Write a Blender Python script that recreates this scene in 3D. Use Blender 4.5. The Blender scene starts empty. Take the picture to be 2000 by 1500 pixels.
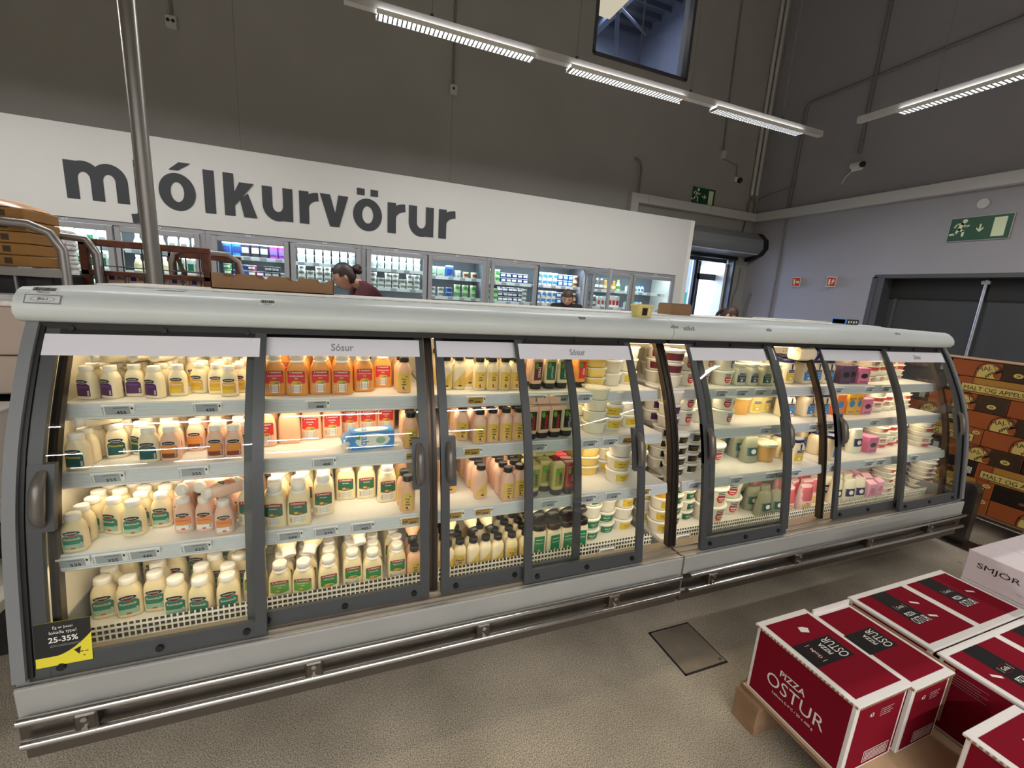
import bpy, math, random
from mathutils import Vector, Matrix
random.seed(7)
sc = bpy.context.scene
PI = math.pi
# ---------------------------------------------------------------- camera
FPX = 845.48; CAMZ = 1.55
_y, _p, _r = math.radians(21.5566), math.radians(-11.7277), math.radians(3.76826)
FW = Vector((math.sin(_y)*math.cos(_p), math.cos(_y)*math.cos(_p), math.sin(_p)))
_rt = Vector((math.cos(_y), -math.sin(_y), 0)); _up = _rt.cross(FW)
RT = _rt*math.cos(_r) + _up*math.sin(_r); UP = -_rt*math.sin(_r) + _up*math.cos(_r)
cam = bpy.data.objects.new('camera', bpy.data.cameras.new('camera'))
sc.collection.objects.link(cam); sc.camera = cam
cam.matrix_world = Matrix(((RT.x, UP.x, -FW.x, 0), (RT.y, UP.y, -FW.y, 0), (RT.z, UP.z, -FW.z, CAMZ), (0, 0, 0, 1)))
cam.data.sensor_width = 36; cam.data.lens = FPX/2000*36; cam.data.clip_start = .02; cam.data.clip_end = 200
def on(px, py, ax, val):          # world point of a photo pixel on the plane axis = val
    d = RT*((px-1000)/FPX) - UP*((py-750)/FPX) + FW
    c = Vector((0, 0, CAMZ)); t = (val-c[ax])/d[ax]
    return c + d*t
# ---------------------------------------------------------------- world, exposure
w = bpy.data.worlds.new('world'); sc.world = w; w.use_nodes = True
wb = w.node_tree.nodes['Background']; wb.inputs[0].default_value = (.52, .66, 1, 1); wb.inputs[1].default_value = 1.5
vs = sc.view_settings; vs.view_transform = 'Standard'; vs.look = 'None'; vs.gamma = 1; vs.use_curve_mapping = False
vs.exposure = 1.2
ROOM_W = 13      # power of one ceiling fixture
SHELF_W = .69    # power of one under-shelf tube
col = sc.collection
# ---------------------------------------------------------------- materials
def lin(c):
    return tuple(((v/255)/12.92 if v/255 <= .04045 else ((v/255+.055)/1.055)**2.4) for v in c)
MATS = {}
def mat(name, rgb, rough=.5, metal=0, noise=0, nscale=20, bump=0, bscale=60, trans=0, spec=.5, sss=0, emit=0, coat=0):
    if name in MATS: return MATS[name]
    m = bpy.data.materials.new(name); m.use_nodes = True; nt = m.node_tree; b = nt.nodes['Principled BSDF']
    c = lin(rgb); b.inputs['Base Color'].default_value = (*c, 1); b.inputs['Roughness'].default_value = rough
    b.inputs['Metallic'].default_value = metal; b.inputs['Specular IOR Level'].default_value = spec
    if trans: b.inputs['Transmission Weight'].default_value = trans
    if coat: b.inputs['Coat Weight'].default_value = coat
    if emit:
        b.inputs['Emission Color'].default_value = (*c, 1); b.inputs['Emission Strength'].default_value = emit
    if noise:
        tc = nt.nodes.new('ShaderNodeTexCoord'); n = nt.nodes.new('ShaderNodeTexNoise'); n.inputs['Scale'].default_value = nscale
        n.inputs['Detail'].default_value = 5
        r = nt.nodes.new('ShaderNodeValToRGB'); r.color_ramp.elements[0].position = .3; r.color_ramp.elements[1].position = .7
        r.color_ramp.elements[0].color = (*[v*(1-noise) for v in c], 1); r.color_ramp.elements[1].color = (*[min(1, v*(1+noise)) for v in c], 1)
        nt.links.new(tc.outputs['Object'], n.inputs['Vector']); nt.links.new(n.outputs[0], r.inputs[0]); nt.links.new(r.outputs[0], b.inputs['Base Color'])
    if bump:
        tc = nt.nodes.new('ShaderNodeTexCoord'); n = nt.nodes.new('ShaderNodeTexNoise'); n.inputs['Scale'].default_value = bscale
        bp = nt.nodes.new('ShaderNodeBump'); bp.inputs['Strength'].default_value = bump; bp.inputs['Distance'].default_value = .002
        nt.links.new(tc.outputs['Object'], n.inputs['Vector']); nt.links.new(n.outputs[0], bp.inputs['Height']); nt.links.new(bp.outputs[0], b.inputs['Normal'])
    MATS[name] = m; return m
def glassmat(name, tint=(1, 1, 1), refl=1.0, rough=0.0):
    m = bpy.data.materials.new(name); m.use_nodes = True; nt = m.node_tree; nt.nodes.clear()
    o = nt.nodes.new('ShaderNodeOutputMaterial'); mx = nt.nodes.new('ShaderNodeMixShader'); t = nt.nodes.new('ShaderNodeBsdfTransparent')
    g = nt.nodes.new('ShaderNodeBsdfGlossy'); lw = nt.nodes.new('ShaderNodeLayerWeight'); lw.inputs[0].default_value = .5
    pw = nt.nodes.new('ShaderNodeMath'); pw.operation = 'POWER'; pw.inputs[1].default_value = 5; nt.links.new(lw.outputs['Facing'], pw.inputs[0])
    f = nt.nodes.new('ShaderNodeMath'); f.operation = 'MULTIPLY_ADD'; f.inputs[1].default_value = .9; f.inputs[2].default_value = .035; nt.links.new(pw.outputs[0], f.inputs[0])
    mu = nt.nodes.new('ShaderNodeMath'); mu.operation = 'MULTIPLY'; mu.inputs[1].default_value = refl
    t.inputs[0].default_value = (*tint, 1); g.inputs['Roughness'].default_value = rough
    nt.links.new(f.outputs[0], mu.inputs[0]); nt.links.new(mu.outputs[0], mx.inputs[0]); nt.links.new(t.outputs[0], mx.inputs[1]); nt.links.new(g.outputs[0], mx.inputs[2])
    nt.links.new(mx.outputs[0], o.inputs[0]); MATS[name] = m; return m
def emat(name, rgb, s):
    m = bpy.data.materials.new(name); m.use_nodes = True; nt = m.node_tree; nt.nodes.clear()
    o = nt.nodes.new('ShaderNodeOutputMaterial'); e = nt.nodes.new('ShaderNodeEmission'); e.inputs[0].default_value = (*lin(rgb), 1); e.inputs[1].default_value = s
    nt.links.new(e.outputs[0], o.inputs[0]); MATS[name] = m; return m
GLASS = glassmat('door_glass', (.955, .97, .955), .8)
GLASS2 = glassmat('cooler_glass', (.93, .97, .97), .45)
GLASSW = glassmat('window_glass', (.8, .85, .92), 1.0)
# floor: speckled resin aggregate
def floormat():
    m = bpy.data.materials.new('floor_resin'); m.use_nodes = True; nt = m.node_tree; b = nt.nodes['Principled BSDF']
    N = nt.nodes.new; L = nt.links.new
    tc = N('ShaderNodeTexCoord'); n1 = N('ShaderNodeTexNoise'); n1.inputs['Scale'].default_value = 260; n1.inputs['Detail'].default_value = 3
    r1 = N('ShaderNodeValToRGB'); e = r1.color_ramp.elements
    e[0].position = .36; e[0].color = (*lin((112, 101, 86)), 1); e[1].position = .64; e[1].color = (*lin((214, 202, 182)), 1)
    n2 = N('ShaderNodeTexNoise'); n2.inputs['Scale'].default_value = 2.2; n2.inputs['Detail'].default_value = 6
    r2 = N('ShaderNodeValToRGB'); r2.color_ramp.elements[0].color = (.62, .62, .62, 1); r2.color_ramp.elements[1].color = (1, 1, 1, 1)
    r2.color_ramp.elements[0].position = .3; r2.color_ramp.elements[1].position = .62
    v = N('ShaderNodeTexVoronoi'); v.inputs['Scale'].default_value = 2.6
    r3 = N('ShaderNodeValToRGB'); r3.color_ramp.elements[0].position = .035; r3.color_ramp.elements[0].color = (.45, .45, .45, 1); r3.color_ramp.elements[1].position = .06; r3.color_ramp.elements[1].color = (1, 1, 1, 1)
    mx = N('ShaderNodeMix'); mx.data_type = 'RGBA'; mx.blend_type = 'MULTIPLY'; mx.inputs[0].default_value = 1
    mx2 = N('ShaderNodeMix'); mx2.data_type = 'RGBA'; mx2.blend_type = 'MULTIPLY'; mx2.inputs[0].default_value = 1
    for q in (n1, n2, v): L(tc.outputs['Object'], q.inputs['Vector'])
    L(n1.outputs[0], r1.inputs[0]); L(n2.outputs[0], r2.inputs[0]); L(v.outputs['Distance'], r3.inputs[0])
    L(r1.outputs[0], mx.inputs[6]); L(r2.outputs[0], mx.inputs[7]); L(mx.outputs[2], mx2.inputs[6]); L(r3.outputs[0], mx2.inputs[7]); L(mx2.outputs[2], b.inputs['Base Color'])
    b.inputs['Roughness'].default_value = .5
    bp = N('ShaderNodeBump'); bp.inputs['Strength'].default_value = .1; bp.inputs['Distance'].default_value = .002
    L(n1.outputs[0], bp.inputs['Height']); L(bp.outputs[0], b.inputs['Normal'])
    return m
M = dict(
 canopy=mat('canopy_paint', (203, 210, 209), .38, noise=.03, nscale=3), grey=mat('grey_paint', (158, 158, 154), .45, noise=.05, nscale=4),
 endgrey=mat('end_frame_grey', (120, 123, 126), .5), dark=mat('dark_frame', (66, 69, 72), .42, .0), black=mat('black_rubber', (18, 18, 19), .5),
 brown=mat('bronze_post', (74, 62, 50), .3, .7), kick=mat('kick_metal', (84, 76, 68), .5, .3), sill=mat('sill_metal', (150, 138, 122), .4, .5), white=mat('white_enamel', (232, 230, 222), .4), shelf=mat('shelf_white', (228, 226, 220), .45, noise=.05, nscale=9),
 inner=mat('liner_cream', (226, 220, 204), .5, noise=.04, nscale=6), chrome=mat('chrome', (205, 205, 205), .16, 1), steel=mat('steel', (118, 112, 106), .36, 1, noise=.15, nscale=8),
 alu=mat('aluminium', (190, 190, 190), .35, .9), rail=mat('rail_plastic', (222, 222, 220), .35), railin=mat('rail_inner', (196, 202, 204), .4),
 sign=mat('sign_white', (222, 222, 230), .5), signtxt=mat('sign_text', (140, 142, 146), .5), tag=mat('tag_white', (226, 228, 226), .4), eink=mat('tag_screen', (156, 164, 170), .35),
 einky=mat('tag_screen_yellow', (178, 140, 48), .35), ink=mat('ink_black', (22, 22, 24), .5), txtdark=mat('text_dark', (50, 53, 58), .6), handle=mat('handle_grey', (104, 99, 94), .3, .3), hole=mat('hole_black', (10, 10, 10), .8),
 wall=mat('wall_paint', (156, 154, 149), .75, noise=.05, nscale=1.2), wallr=mat('wall_paint_right', (152, 150, 155), .75, noise=.04, nscale=1.2), band=mat('white_band', (205, 205, 202), .6, noise=.02, nscale=1),
 trunk=mat('trunking', (188, 186, 184), .55), gate=mat('gate_grey', (58, 60, 63), .5, noise=.06, nscale=5), gatef=mat('gate_frame', (74, 75, 78), .5),
 red=mat('sign_red', (188, 44, 42), .45), green=mat('sign_green', (14, 74, 46), .45), lum=mat('sign_luminous', (214, 222, 186), .5), cable=mat('conduit', (120, 118, 116), .5), pole=mat('pole_steel', (142, 138, 134), .35, .6),
 cwhite=mat('white_card', (224, 218, 214), .7), cbrown=mat('brown_card', (146, 112, 80), .8, noise=.05, nscale=8), crimson=mat('crimson_print', (122, 20, 36), .85, spec=.05), cblack=mat('black_print', (20, 18, 19), .6, spec=.15),
 wood=mat('pallet_wood', (140, 110, 84), .8, noise=.25, nscale=14), sheet=mat('fibre_sheet', (196, 166, 132), .8, noise=.08, nscale=10))
# ---------------------------------------------------------------- mesh builder
class MB:
    def __init__(s): s.v = []; s.f = []; s.m = []; s.sm = []; s.mats = []
    def mi(s, m):
        if m not in s.mats: s.mats.append(m)
        return s.mats.index(m)
    def add(s, vs, fs, m, smooth=False, M4=None):
        b = len(s.v); k = s.mi(m)
        s.v += [tuple(M4 @ Vector(v)) if M4 else tuple(v) for v in vs]
        for f in fs: s.f.append(tuple(b+i for i in f)); s.m.append(k); s.sm.append(smooth)
    def box(s, x0, x1, y0, y1, z0, z1, m, c=0, M4=None):
        if c <= 0:
            vs = [(x, y, z) for z in (z0, z1) for y in (y0, y1) for x in (x0, x1)]
            s.add(vs, [(0, 2, 3, 1), (4, 5, 7, 6), (0, 1, 5, 4), (2, 6, 7, 3), (0, 4, 6, 2), (1, 3, 7, 5)], m, False, M4); return
        X = (x0, x0+c, x1-c, x1); Y = (y0, y0+c, y1-c, y1); Z = (z0, z0+c, z1-c, z1)
        vs = []; idx = {}
        for i in (0, 1, 2, 3):
            for j in (0, 1, 2, 3):
                for k in (0, 1, 2, 3):
                    if sum(q in (0, 3) for q in (i, j, k)) == 1: idx[i, j, k] = len(vs); vs.append((X[i], Y[j], Z[k]))
        fs = []
        def a(*q): fs.append(tuple(idx[t] for t in q))
        a((0, 1, 1), (0, 1, 2), (0, 2, 2), (0, 2, 1)); a((3, 1, 1), (3, 2, 1), (3, 2, 2), (3, 1, 2))
        a((1, 0, 1), (2, 0, 1), (2, 0, 2), (1, 0, 2)); a((1, 3, 1), (1, 3, 2), (2, 3, 2), (2, 3, 1))
        a((1, 1, 0), (1, 2, 0), (2, 2, 0), (2, 1, 0)); a((1, 1, 3), (2, 1, 3), (2, 2, 3), (1, 2, 3))
        for i, ii in ((0, 1), (3, 2)):
            for j, jj in ((0, 1), (3, 2)):
                a((i, jj, 1), (i, jj, 2), (ii, j, 2), (ii, j, 1)); a((i, 1, jj), (i, 2, jj), (ii, 2, j), (ii, 1, j)); a((1, i, jj), (2, i, jj), (2, ii, j), (1, ii, j))
                for k, kk in ((0, 1), (3, 2)): a((i, jj, kk), (ii, j, kk), (ii, jj, k))
        s.add(vs, fs, m, False, M4)
    def prism(s, prof, x0, x1, m, smooth=False, cap=True, axis='x', M4=None):   # profile (y,z) swept in x; axis 'z': profile (x,y) swept in z
        n = len(prof)
        if axis == 'x': vs = [(x, a, b) for x in (x0, x1) for a, b in prof]
        elif axis == 'z': vs = [(a, b, x) for x in (x0, x1) for a, b in prof]
        else: vs = [(a, x, b) for x in (x0, x1) for a, b in prof]
        s.add(vs, [(i, (i+1) % n, n+(i+1) % n, n+i) for i in range(n)], m, smooth, M4)
        if cap: s.add(vs[:n], [tuple(range(n))], m, False, M4); s.add(vs[n:], [tuple(reversed(range(n)))], m, False, M4)
    def tube(s, pts, r, m, n=10, cap=True, M4=None, closed=False):
        pts = [Vector(p) for p in pts]; rings = []; N = len(pts)
        rr = r if isinstance(r, (list, tuple)) else [r]*N
        u = None
        for i, p in enumerate(pts):
            if closed: t = (pts[(i+1) % N]-pts[i-1]).normalized()
            else: t = ((pts[min(i+1, N-1)]-p).normalized() + (p-pts[max(i-1, 0)]).normalized()).normalized()
            if u is None: u = t.cross(Vector((0, 0, 1)) if abs(t.z) < .9 else Vector((1, 0, 0))).normalized()
            u = (u - t*u.dot(t)).normalized(); v = t.cross(u)
            rings.append([p+(u*math.cos(2*PI*k/n)+v*math.sin(2*PI*k/n))*rr[i] for k in range(n)])
        vs = [q for r_ in rings for q in r_]; fs = []
        for i in range(N if closed else N-1):
            j = (i+1) % N
            fs += [(i*n+k, i*n+(k+1) % n, j*n+(k+1) % n, j*n+k) for k in range(n)]
        s.add(vs, fs, m, True, M4)
        if cap and not closed: s.add(rings[0], [tuple(reversed(range(n)))], m, False, M4); s.add(rings[-1], [tuple(range(n))], m, False, M4)
    def cyl(s, p, q, r, m, n=16, M4=None): s.tube([p, q], r, m, n, True, M4)
    def loft(s, secs, m, n=28, M4=None, capt=True, capb=True):   # secs: (z, w, d, exponent[, cx, cy])
        rings = []
        for q in secs:
            z, w_, d, e = q[:4]; cx = q[4] if len(q) > 4 else 0; cy = q[5] if len(q) > 5 else 0
            R = []
            for k in range(n):
                a = 2*PI*(k+.5)/n; c, s_ = math.cos(a), math.sin(a)
                R.append((cx+math.copysign(abs(c)**(2/e), c)*w_/2, cy+math.copysign(abs(s_)**(2/e), s_)*d/2, z))
            rings.append(R)
        vs = [p for R in rings for p in R]
        s.add(vs, [(i*n+k, i*n+(k+1) % n, (i+1)*n+(k+1) % n, (i+1)*n+k) for i in range(len(rings)-1) for k in range(n)], m, True, M4)
        if capb: s.add(rings[0], [tuple(reversed(range(n)))], m, False, M4)
        if capt: s.add(rings[-1], [tuple(range(n))], m, False, M4)
    def sphere(s, c, r, m, n=14, M4=None):
        R = r if isinstance(r, (tuple, list)) else (r, r, r); vs = [(c[0], c[1], c[2]-R[2])]; h = n//2
        for i in range(1, h):
            a = PI*i/h-PI/2
            vs += [(c[0]+R[0]*math.cos(a)*math.cos(2*PI*k/n), c[1]+R[1]*math.cos(a)*math.sin(2*PI*k/n), c[2]+R[2]*math.sin(a)) for k in range(n)]
        vs.append((c[0], c[1], c[2]+R[2])); L = len(vs)-1
        fs = [(0, 1+(k+1) % n, 1+k) for k in range(n)] + [(L, L-n+k, L-n+(k+1) % n) for k in range(n)]
        fs += [(1+i*n+k, 1+i*n+(k+1) % n, 1+(i+1)*n+(k+1) % n, 1+(i+1)*n+k) for i in range(h-2) for k in range(n)]
        s.add(vs, fs, m, True, M4)
    def text(s, body, m, M4, size=.1, w=None, h=None, bold=0, align='c', fn=None):
        vs, fs = textmesh(body, bold)
        if not vs: return
        xs = [v[0] for v in vs]; ys = [v[1] for v in vs]; x0, x1, y0, y1 = min(xs), max(xs), min(ys), max(ys)
        sx = size if w is None else w/(x1-x0); sy = size if h is None else h/(y1-y0)
        if w is not None and h is None: sy = sx
        if h is not None and w is None: sx = sy
        ox = {'c': (x0+x1)/2, 'l': x0, 'r': x1}[align]; oy = (y0+y1)/2 if h is not None or w is not None else 0
        pts = [((x-ox)*sx, (y-oy)*sy, 0) for x, y in vs]
        if fn: s.add([fn(p[0], p[1]) for p in pts], fs, m)
        else: s.add(pts, fs, m, False, M4)
    def mesh(s, name):
        me = bpy.data.meshes.new(name); me.from_pydata(s.v, [], s.f)
        for m in s.mats: me.materials.append(m)
        me.polygons.foreach_set('material_index', s.m); me.polygons.foreach_set('use_smooth', s.sm); me.update()
        return me
    def build(s, name, parent=None, loc=None, rot=None, bevel=0):
        o = bpy.data.objects.new(name, s.mesh(name)); col.objects.link(o); o.parent = parent
        if loc is not None: o.location = loc
        if rot is not None: o.rotation_euler = rot
        if bevel:
            b = o.modifiers.new('bevel', 'BEVEL'); b.width = bevel; b.segments = 2; b.limit_method = 'ANGLE'
        return o
TXT = {}
def textmesh(body, bold=0):
    if (body, bold) in TXT: return TXT[body, bold]
    cu = bpy.data.curves.new('t', 'FONT'); cu.body = body; cu.size = 1; cu.offset = 0 if any(c in 'MðÐÉ' for c in body) else bold*.55; cu.resolution_u = 3; cu.dimensions = '2D'
    o = bpy.data.objects.new('t', cu); col.objects.link(o)
    bpy.context.view_layer.update(); me = bpy.data.meshes.new_from_object(o.evaluated_get(bpy.context.evaluated_depsgraph_get()))
    r = ([(v.co.x, v.co.y) for v in me.vertices], [tuple(p.vertices) for p in me.polygons])
    bpy.data.objects.remove(o); bpy.data.curves.remove(cu); bpy.data.meshes.remove(me)
    TXT[body, bold] = r; return r
def frame4(o, xdir, ydir):        # matrix: local x->xdir, y->ydir at origin o
    x = Vector(xdir).normalized(); y = Vector(ydir).normalized(); z = x.cross(y)
    return Matrix(((x.x, y.x, z.x, o[0]), (x.y, y.y, z.y, o[1]), (x.z, y.z, z.z, o[2]), (0, 0, 0, 1)))
XZ = lambda x, y, z: frame4((x, y, z), (1, 0, 0), (0, 0, 1))       # faces -y
def tag(o, label=None, cat=None, group=None, kind=None):
    if label: o['label'] = label
    if cat: o['category'] = cat
    if group: o['group'] = group
    if kind: o['kind'] = kind
    return o
def empty(name, loc, rz=0, **k):
    o = bpy.data.objects.new(name, None); col.objects.link(o); o.location = loc; o.rotation_euler = (0, 0, rz); o.empty_display_size = .05
    return tag(o, **k)
def struct(name, mb, **k): return tag(mb.build(name, **k), kind='structure')
def arealight(name, loc, sx, sy, power, rgb=(1, 1, 1), rot=(0, 0, 0), spread=PI, parent=None):
    l = bpy.data.lights.new(name, 'AREA'); l.shape = 'RECTANGLE'; l.size = sx; l.size_y = sy; l.energy = power; l.color = rgb; l.spread = spread
    o = bpy.data.objects.new(name, l); col.objects.link(o); o.location = loc; o.rotation_euler = rot; o.parent = parent
    return o
ORD = ['zeroth', 'first', 'second', 'third', 'fourth', 'fifth', 'sixth', 'seventh', 'eighth', 'ninth', 'tenth', 'eleventh', 'twelfth', 'thirteenth', 'fourteenth', 'fifteenth', 'sixteenth', 'seventeenth', 'eighteenth', 'nineteenth', 'twentieth']
# ================================================================ ceiling lights (fixtures of the shop, plus one row added as fill)
LAMPM = emat('lamp_louvre', (255, 255, 255), 6.0)
def light_rail(name, p0, p1, segs, label, axis, pw=1.0):
    """suspended trunking from p0 to p1 (along axis); segs: lit spans (start, end) along the axis"""
    r = empty(name, p0, label=label, cat='ceiling light', group='suspended linear ceiling lights')
    b = MB(); L = (p1[axis]-p0[axis])
    def bx(a0, a1, w0, w1, z0, z1, m, mb):
        a0, a1 = min(a0, a1), max(a0, a1)
        if axis == 0: mb.box(a0, a1, w0, w1, z0, z1, m)
        else: mb.box(w0, w1, a0, a1, z0, z1, m)
    bx(0, L, -.03, .03, 0, .06, M['trunk'], b)
    b.build('rail_housing', r)
    n = max(2, int(abs(L)/1.3))
    for k in range(n):
        a = L*(k+.5)/n; q = MB(); c = (a, 0) if axis == 0 else (0, a)
        q.cyl((c[0], c[1], .06), (c[0], c[1], 7.45-p0[2]), .003, M['cable'], 6); q.cyl((c[0], c[1], .055), (c[0], c[1], .09), .014, M['dark'], 8)
        q.build('hanger', r)
    for a0, a1 in segs:
        a0 -= p0[axis]; a1 -= p0[axis]; lo, hi = min(a0, a1), max(a0, a1)
        q = MB(); bx(lo, hi, -.046, .046, -.010, -.002, LAMPM, q); bx(lo-.01, hi+.01, -.052, -.047, -.034, .0, M['white'], q); bx(lo-.01, hi+.01, .047, .052, -.034, .0, M['white'], q)
        x = lo
        while x < hi:
            bx(x, x+.012, -.047, .047, -.034, -.009, M['endgrey'], q); x += .036
        q.build('louvre', r)
        c = ((lo+hi)/2, 0, -.053) if axis == 0 else (0, (lo+hi)/2, -.053)
        arealight('lamp', c, (hi-lo) if axis == 0 else .05, .05 if axis == 0 else (hi-lo), ROOM_W*pw, (1, .975, .94), (0, 0, 0), math.radians(170), r)
light_rail('linear_light', (.03, 4.0, 3.6), (5.29, 4.0, 3.6), [(.27, 1.57), (1.94, 3.23), (3.65, 4.95)], 'long suspended white light with three lit louvres above the dairy wall', 0)
light_rail('linear_light', (5.235, 3.55, 3.6), (5.235, -7.0, 3.6), [(3.15, 1.85), (1.4, .1), (-.5, -1.8), (-2.3, -3.6), (-4.1, -5.4)], 'suspended light at upper right running towards the grey gate wall', 1, .6)
light_rail('linear_light', (-6.6, 4.0, 3.6), (-.33, 4.0, 3.6), [(-2.0, -.7), (-3.7, -2.4), (-5.4, -4.1)], 'suspended light continuing left of the frame in line with the dairy wall', 0)
light_rail('linear_light', (-5.2, -2.6, 3.6), (2.6, -2.6, 3.6), [(-4.4, -3.1), (-2.6, -1.3), (-.8, .5), (1, 2.3)], 'added suspended fill light across the aisle close behind the viewer', 0, 1.6)  # row added to brighten the refrigerator fronts and the near floor
light_rail('linear_light', (-6.0, -5.6, 3.6), (3.0, -5.6, 3.6), [(-5.4, -4.1), (-3.6, -2.3), (-1.8, -.5), (0, 1.3), (1.6, 2.9)], 'suspended light across the shop further behind the viewer', 0, 3.0)
light_rail('linear_light', (-6.0, -8.3, 3.6), (3.0, -8.3, 3.6), [(-5.4, -4.1), (-3.6, -2.3), (-1.8, -.5), (0, 1.3)], 'suspended light at the far end of the shop behind', 0, 2.0)
# ================================================================ room shell
b = MB(); b.box(-9, 7.3, -9, 12, -.1, 0, floormat()); struct('floor', b)
b = MB(); b.box(-9, 7.3, -9, 6.6, 7.5, 7.6, M['wall']); struct('ceiling', b)
YB = 6.3; XR = 7.06
DX0, DX1, DZ = 5.60, 6.74, 2.47              # street door opening
WX0, WX1, WZ0, WZ1 = 3.41, 5.11, 5.03, 6.6   # upper inner window
b = MB()
b.box(-9, WX0, YB, YB+.25, 0, 7.5, M['wall']); b.box(WX0, WX1, YB, YB+.25, 0, WZ0, M['wall']); b.box(WX0, WX1, YB, YB+.25, WZ1, 7.5, M['wall'])
b.box(WX1, DX0, YB, YB+.25, 0, 7.5, M['wall']); b.box(DX0, DX1, YB, YB+.25, DZ, 7.5, M['wall']); b.box(DX1, XR, YB, YB+.25, 0, 7.5, M['wall'])
struct('wall_back', b)
GY0, GY1, GZ = 1.2, 4.08, 2.12
b = MB()
b.box(XR, XR+.3, GY1, YB+.25, 0, 7.5, M['wallr']); b.box(XR, XR+.3, GY0, GY1, GZ, 7.5, M['wallr']); b.box(XR, XR+.3, -9, GY0, 0, 7.5, M['wallr'])
struct('wall_right', b)
b = MB(); b.box(-9.2, -9, -9, 6.6, 0, 7.5, M['wall']); struct('wall_left', b)
b = MB(); b.box(-9.2, 7.3, -9.2, -9, 0, 7.5, M['wall']); struct('wall_front', b)
# panel seams on the back wall
b = MB()
for x in (1.376, -1.1, -3.6): b.box(x-.002, x+.002, YB-.002, YB, 2.9, 7.5, M['cable'])
b.build('trim_1')['kind'] = 'structure'
# inner window with the dark roof space behind it
wr = MB()
for q in ((WX0-.02, WX0+.03, WZ0, WZ1), (WX1-.03, WX1+.02, WZ0, WZ1), (WX0, WX1, WZ0-.02, WZ0+.03), (WX0, WX1, WZ1-.03, WZ1+.02)): wr.box(q[0], q[1], YB-.01, YB+.1, q[2], q[3], M['gatef'])
wr.box(4.22, 4.235, YB+.04, YB+.05, WZ0, WZ1, M['cable'])
wo = struct('window_1', wr)
g = MB(); g.box(WX0, WX1, YB+.06, YB+.07, WZ0, WZ1, GLASSW); g.build('window_pane', wo)
dk = mat('loft_dark', (92, 94, 106), .8); dk2 = mat('loft_deck', (52, 56, 66), .8)
b = MB(); b.box(2.2, 7.2, 10.9, 11, 3.5, 8.4, dk); b.box(2.1, 2.2, YB+.25, 11, 3.5, 8.4, dk); b.box(7.2, 7.3, YB+.25, 11, 3.5, 8.4, dk); b.box(2.2, 7.2, YB+.25, 11, 8.3, 8.4, dk2); b.box(2.2, 7.2, YB+.25, 11, 3.4, 3.5, dk2)
struct('wall_loft', b)
b = MB()
for k in range(12): b.box(2.2, 7.2, YB+.5+k*.36, YB+.56+k*.36, 8.18, 8.3, dk2)
for k in range(3): b.box(2.7+k*1.5, 2.86+k*1.5, YB+.25, 10.9, 7.85, 8.15, mat('beam_grey', (96, 102, 116), .6))
b.cyl((3, 7.5, 7.2), (6.9, 10.2, 7.9), .03, dk, 8); b.cyl((2.4, 9.2, 6.4), (7.1, 9.9, 6.9), .05, dk, 8); b.cyl((4.9, 8.4, 8.2), (5.2, 8.4, 4.5), .04, dk, 8)
tag(b.build('roof_beams'), kind='structure')
pc_ = on(1192, 6, 1, 7.6)
b = MB(); b.box(pc_.x-.4, pc_.x+.22, pc_.y-.3, pc_.y+.35, pc_.z-.02, pc_.z+.02, emat('loft_panel', (255, 232, 190), .42)); b.box(pc_.x-.42, pc_.x+.24, pc_.y-.32, pc_.y+.37, pc_.z+.02, pc_.z+.05, M['white']); b.cyl((pc_.x, pc_.y, pc_.z+.05), (pc_.x, pc_.y, 8.3), .006, M['cable'], 6)
tag(b.build('panel_light'), 'cream glowing ceiling panel seen through the high window', 'ceiling light')
arealight('lamp', (pc_.x, pc_.y, pc_.z-.02), .8, .45, 10, (1, .85, .65))
arealight('lamp', (5.0, 8.6, 4.2), 2.5, 2, 60, (.86, .91, 1), (PI, 0, 0))  # fill light added to brighten the loft from below, no fixture there
arealight('lamp', (5.5, 9.4, 8.0), 1.5, 1.5, 60, (.86, .91, 1))  # second fill light added under the loft roof, no fixture there
# ---------------------------------------------------------------- milk wall band and lettering
b = MB(); b.box(-4.2, 5.12, 5.68, 6.3, 2.005, 2.846, M['band']); b.box(4.90, 5.12, 5.68, 6.3, 0, 2.005, M['band'])
b.box(5.06, 5.125, 5.672, 5.68, 0, 2.846, M['white'])
struct('wall_milk', b)
LX = lambda px, py: on(px, py, 1, 5.674).x
b = MB(); LM = M['txtdark']; ZB, XH, ASC, SWD = 2.178, .345, .425, .098; LE = [0]
def ly():
    LE[0] += 1; return 5.6775-LE[0]*.0002
def stem(x, z0, z1, w=SWD):
    y_ = ly(); b.add([(x-w/2, y_, z0), (x+w/2, y_, z0), (x+w/2, y_, z1), (x-w/2, y_, z1)], [(0, 1, 2, 3)], LM)
def ribbon(pts, w=SWD, w1=None):
    n = len(pts); L = []; R = []; y_ = ly()
    for i, p in enumerate(pts):
        a = Vector(pts[max(i-1, 0)]); c = Vector(pts[min(i+1, n-1)]); t = (c-a).normalized(); nn = Vector((-t.y, t.x))*(w+((w1 or w)-w)*i/(n-1))/2
        L.append((p[0]+nn.x, y_, p[1]+nn.y)); R.append((p[0]-nn.x, y_, p[1]-nn.y))
    b.add(L+R, [(i, i+1, n+i+1, n+i) for i in range(n-1)], LM)
def arch(xa, xb, up=1):      # from the stem at xa over to the stem at xb
    z0 = ZB+XH*.55 if up else ZB+XH*.45; h = (XH*.45-SWD*.42)*(1 if up else -1); pts = [((xa+xb)/2-(xb-xa)/2*math.cos(PI*k/16), z0+h*math.sin(PI*k/16)) for k in range(17)]
    ribbon(pts)
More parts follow.
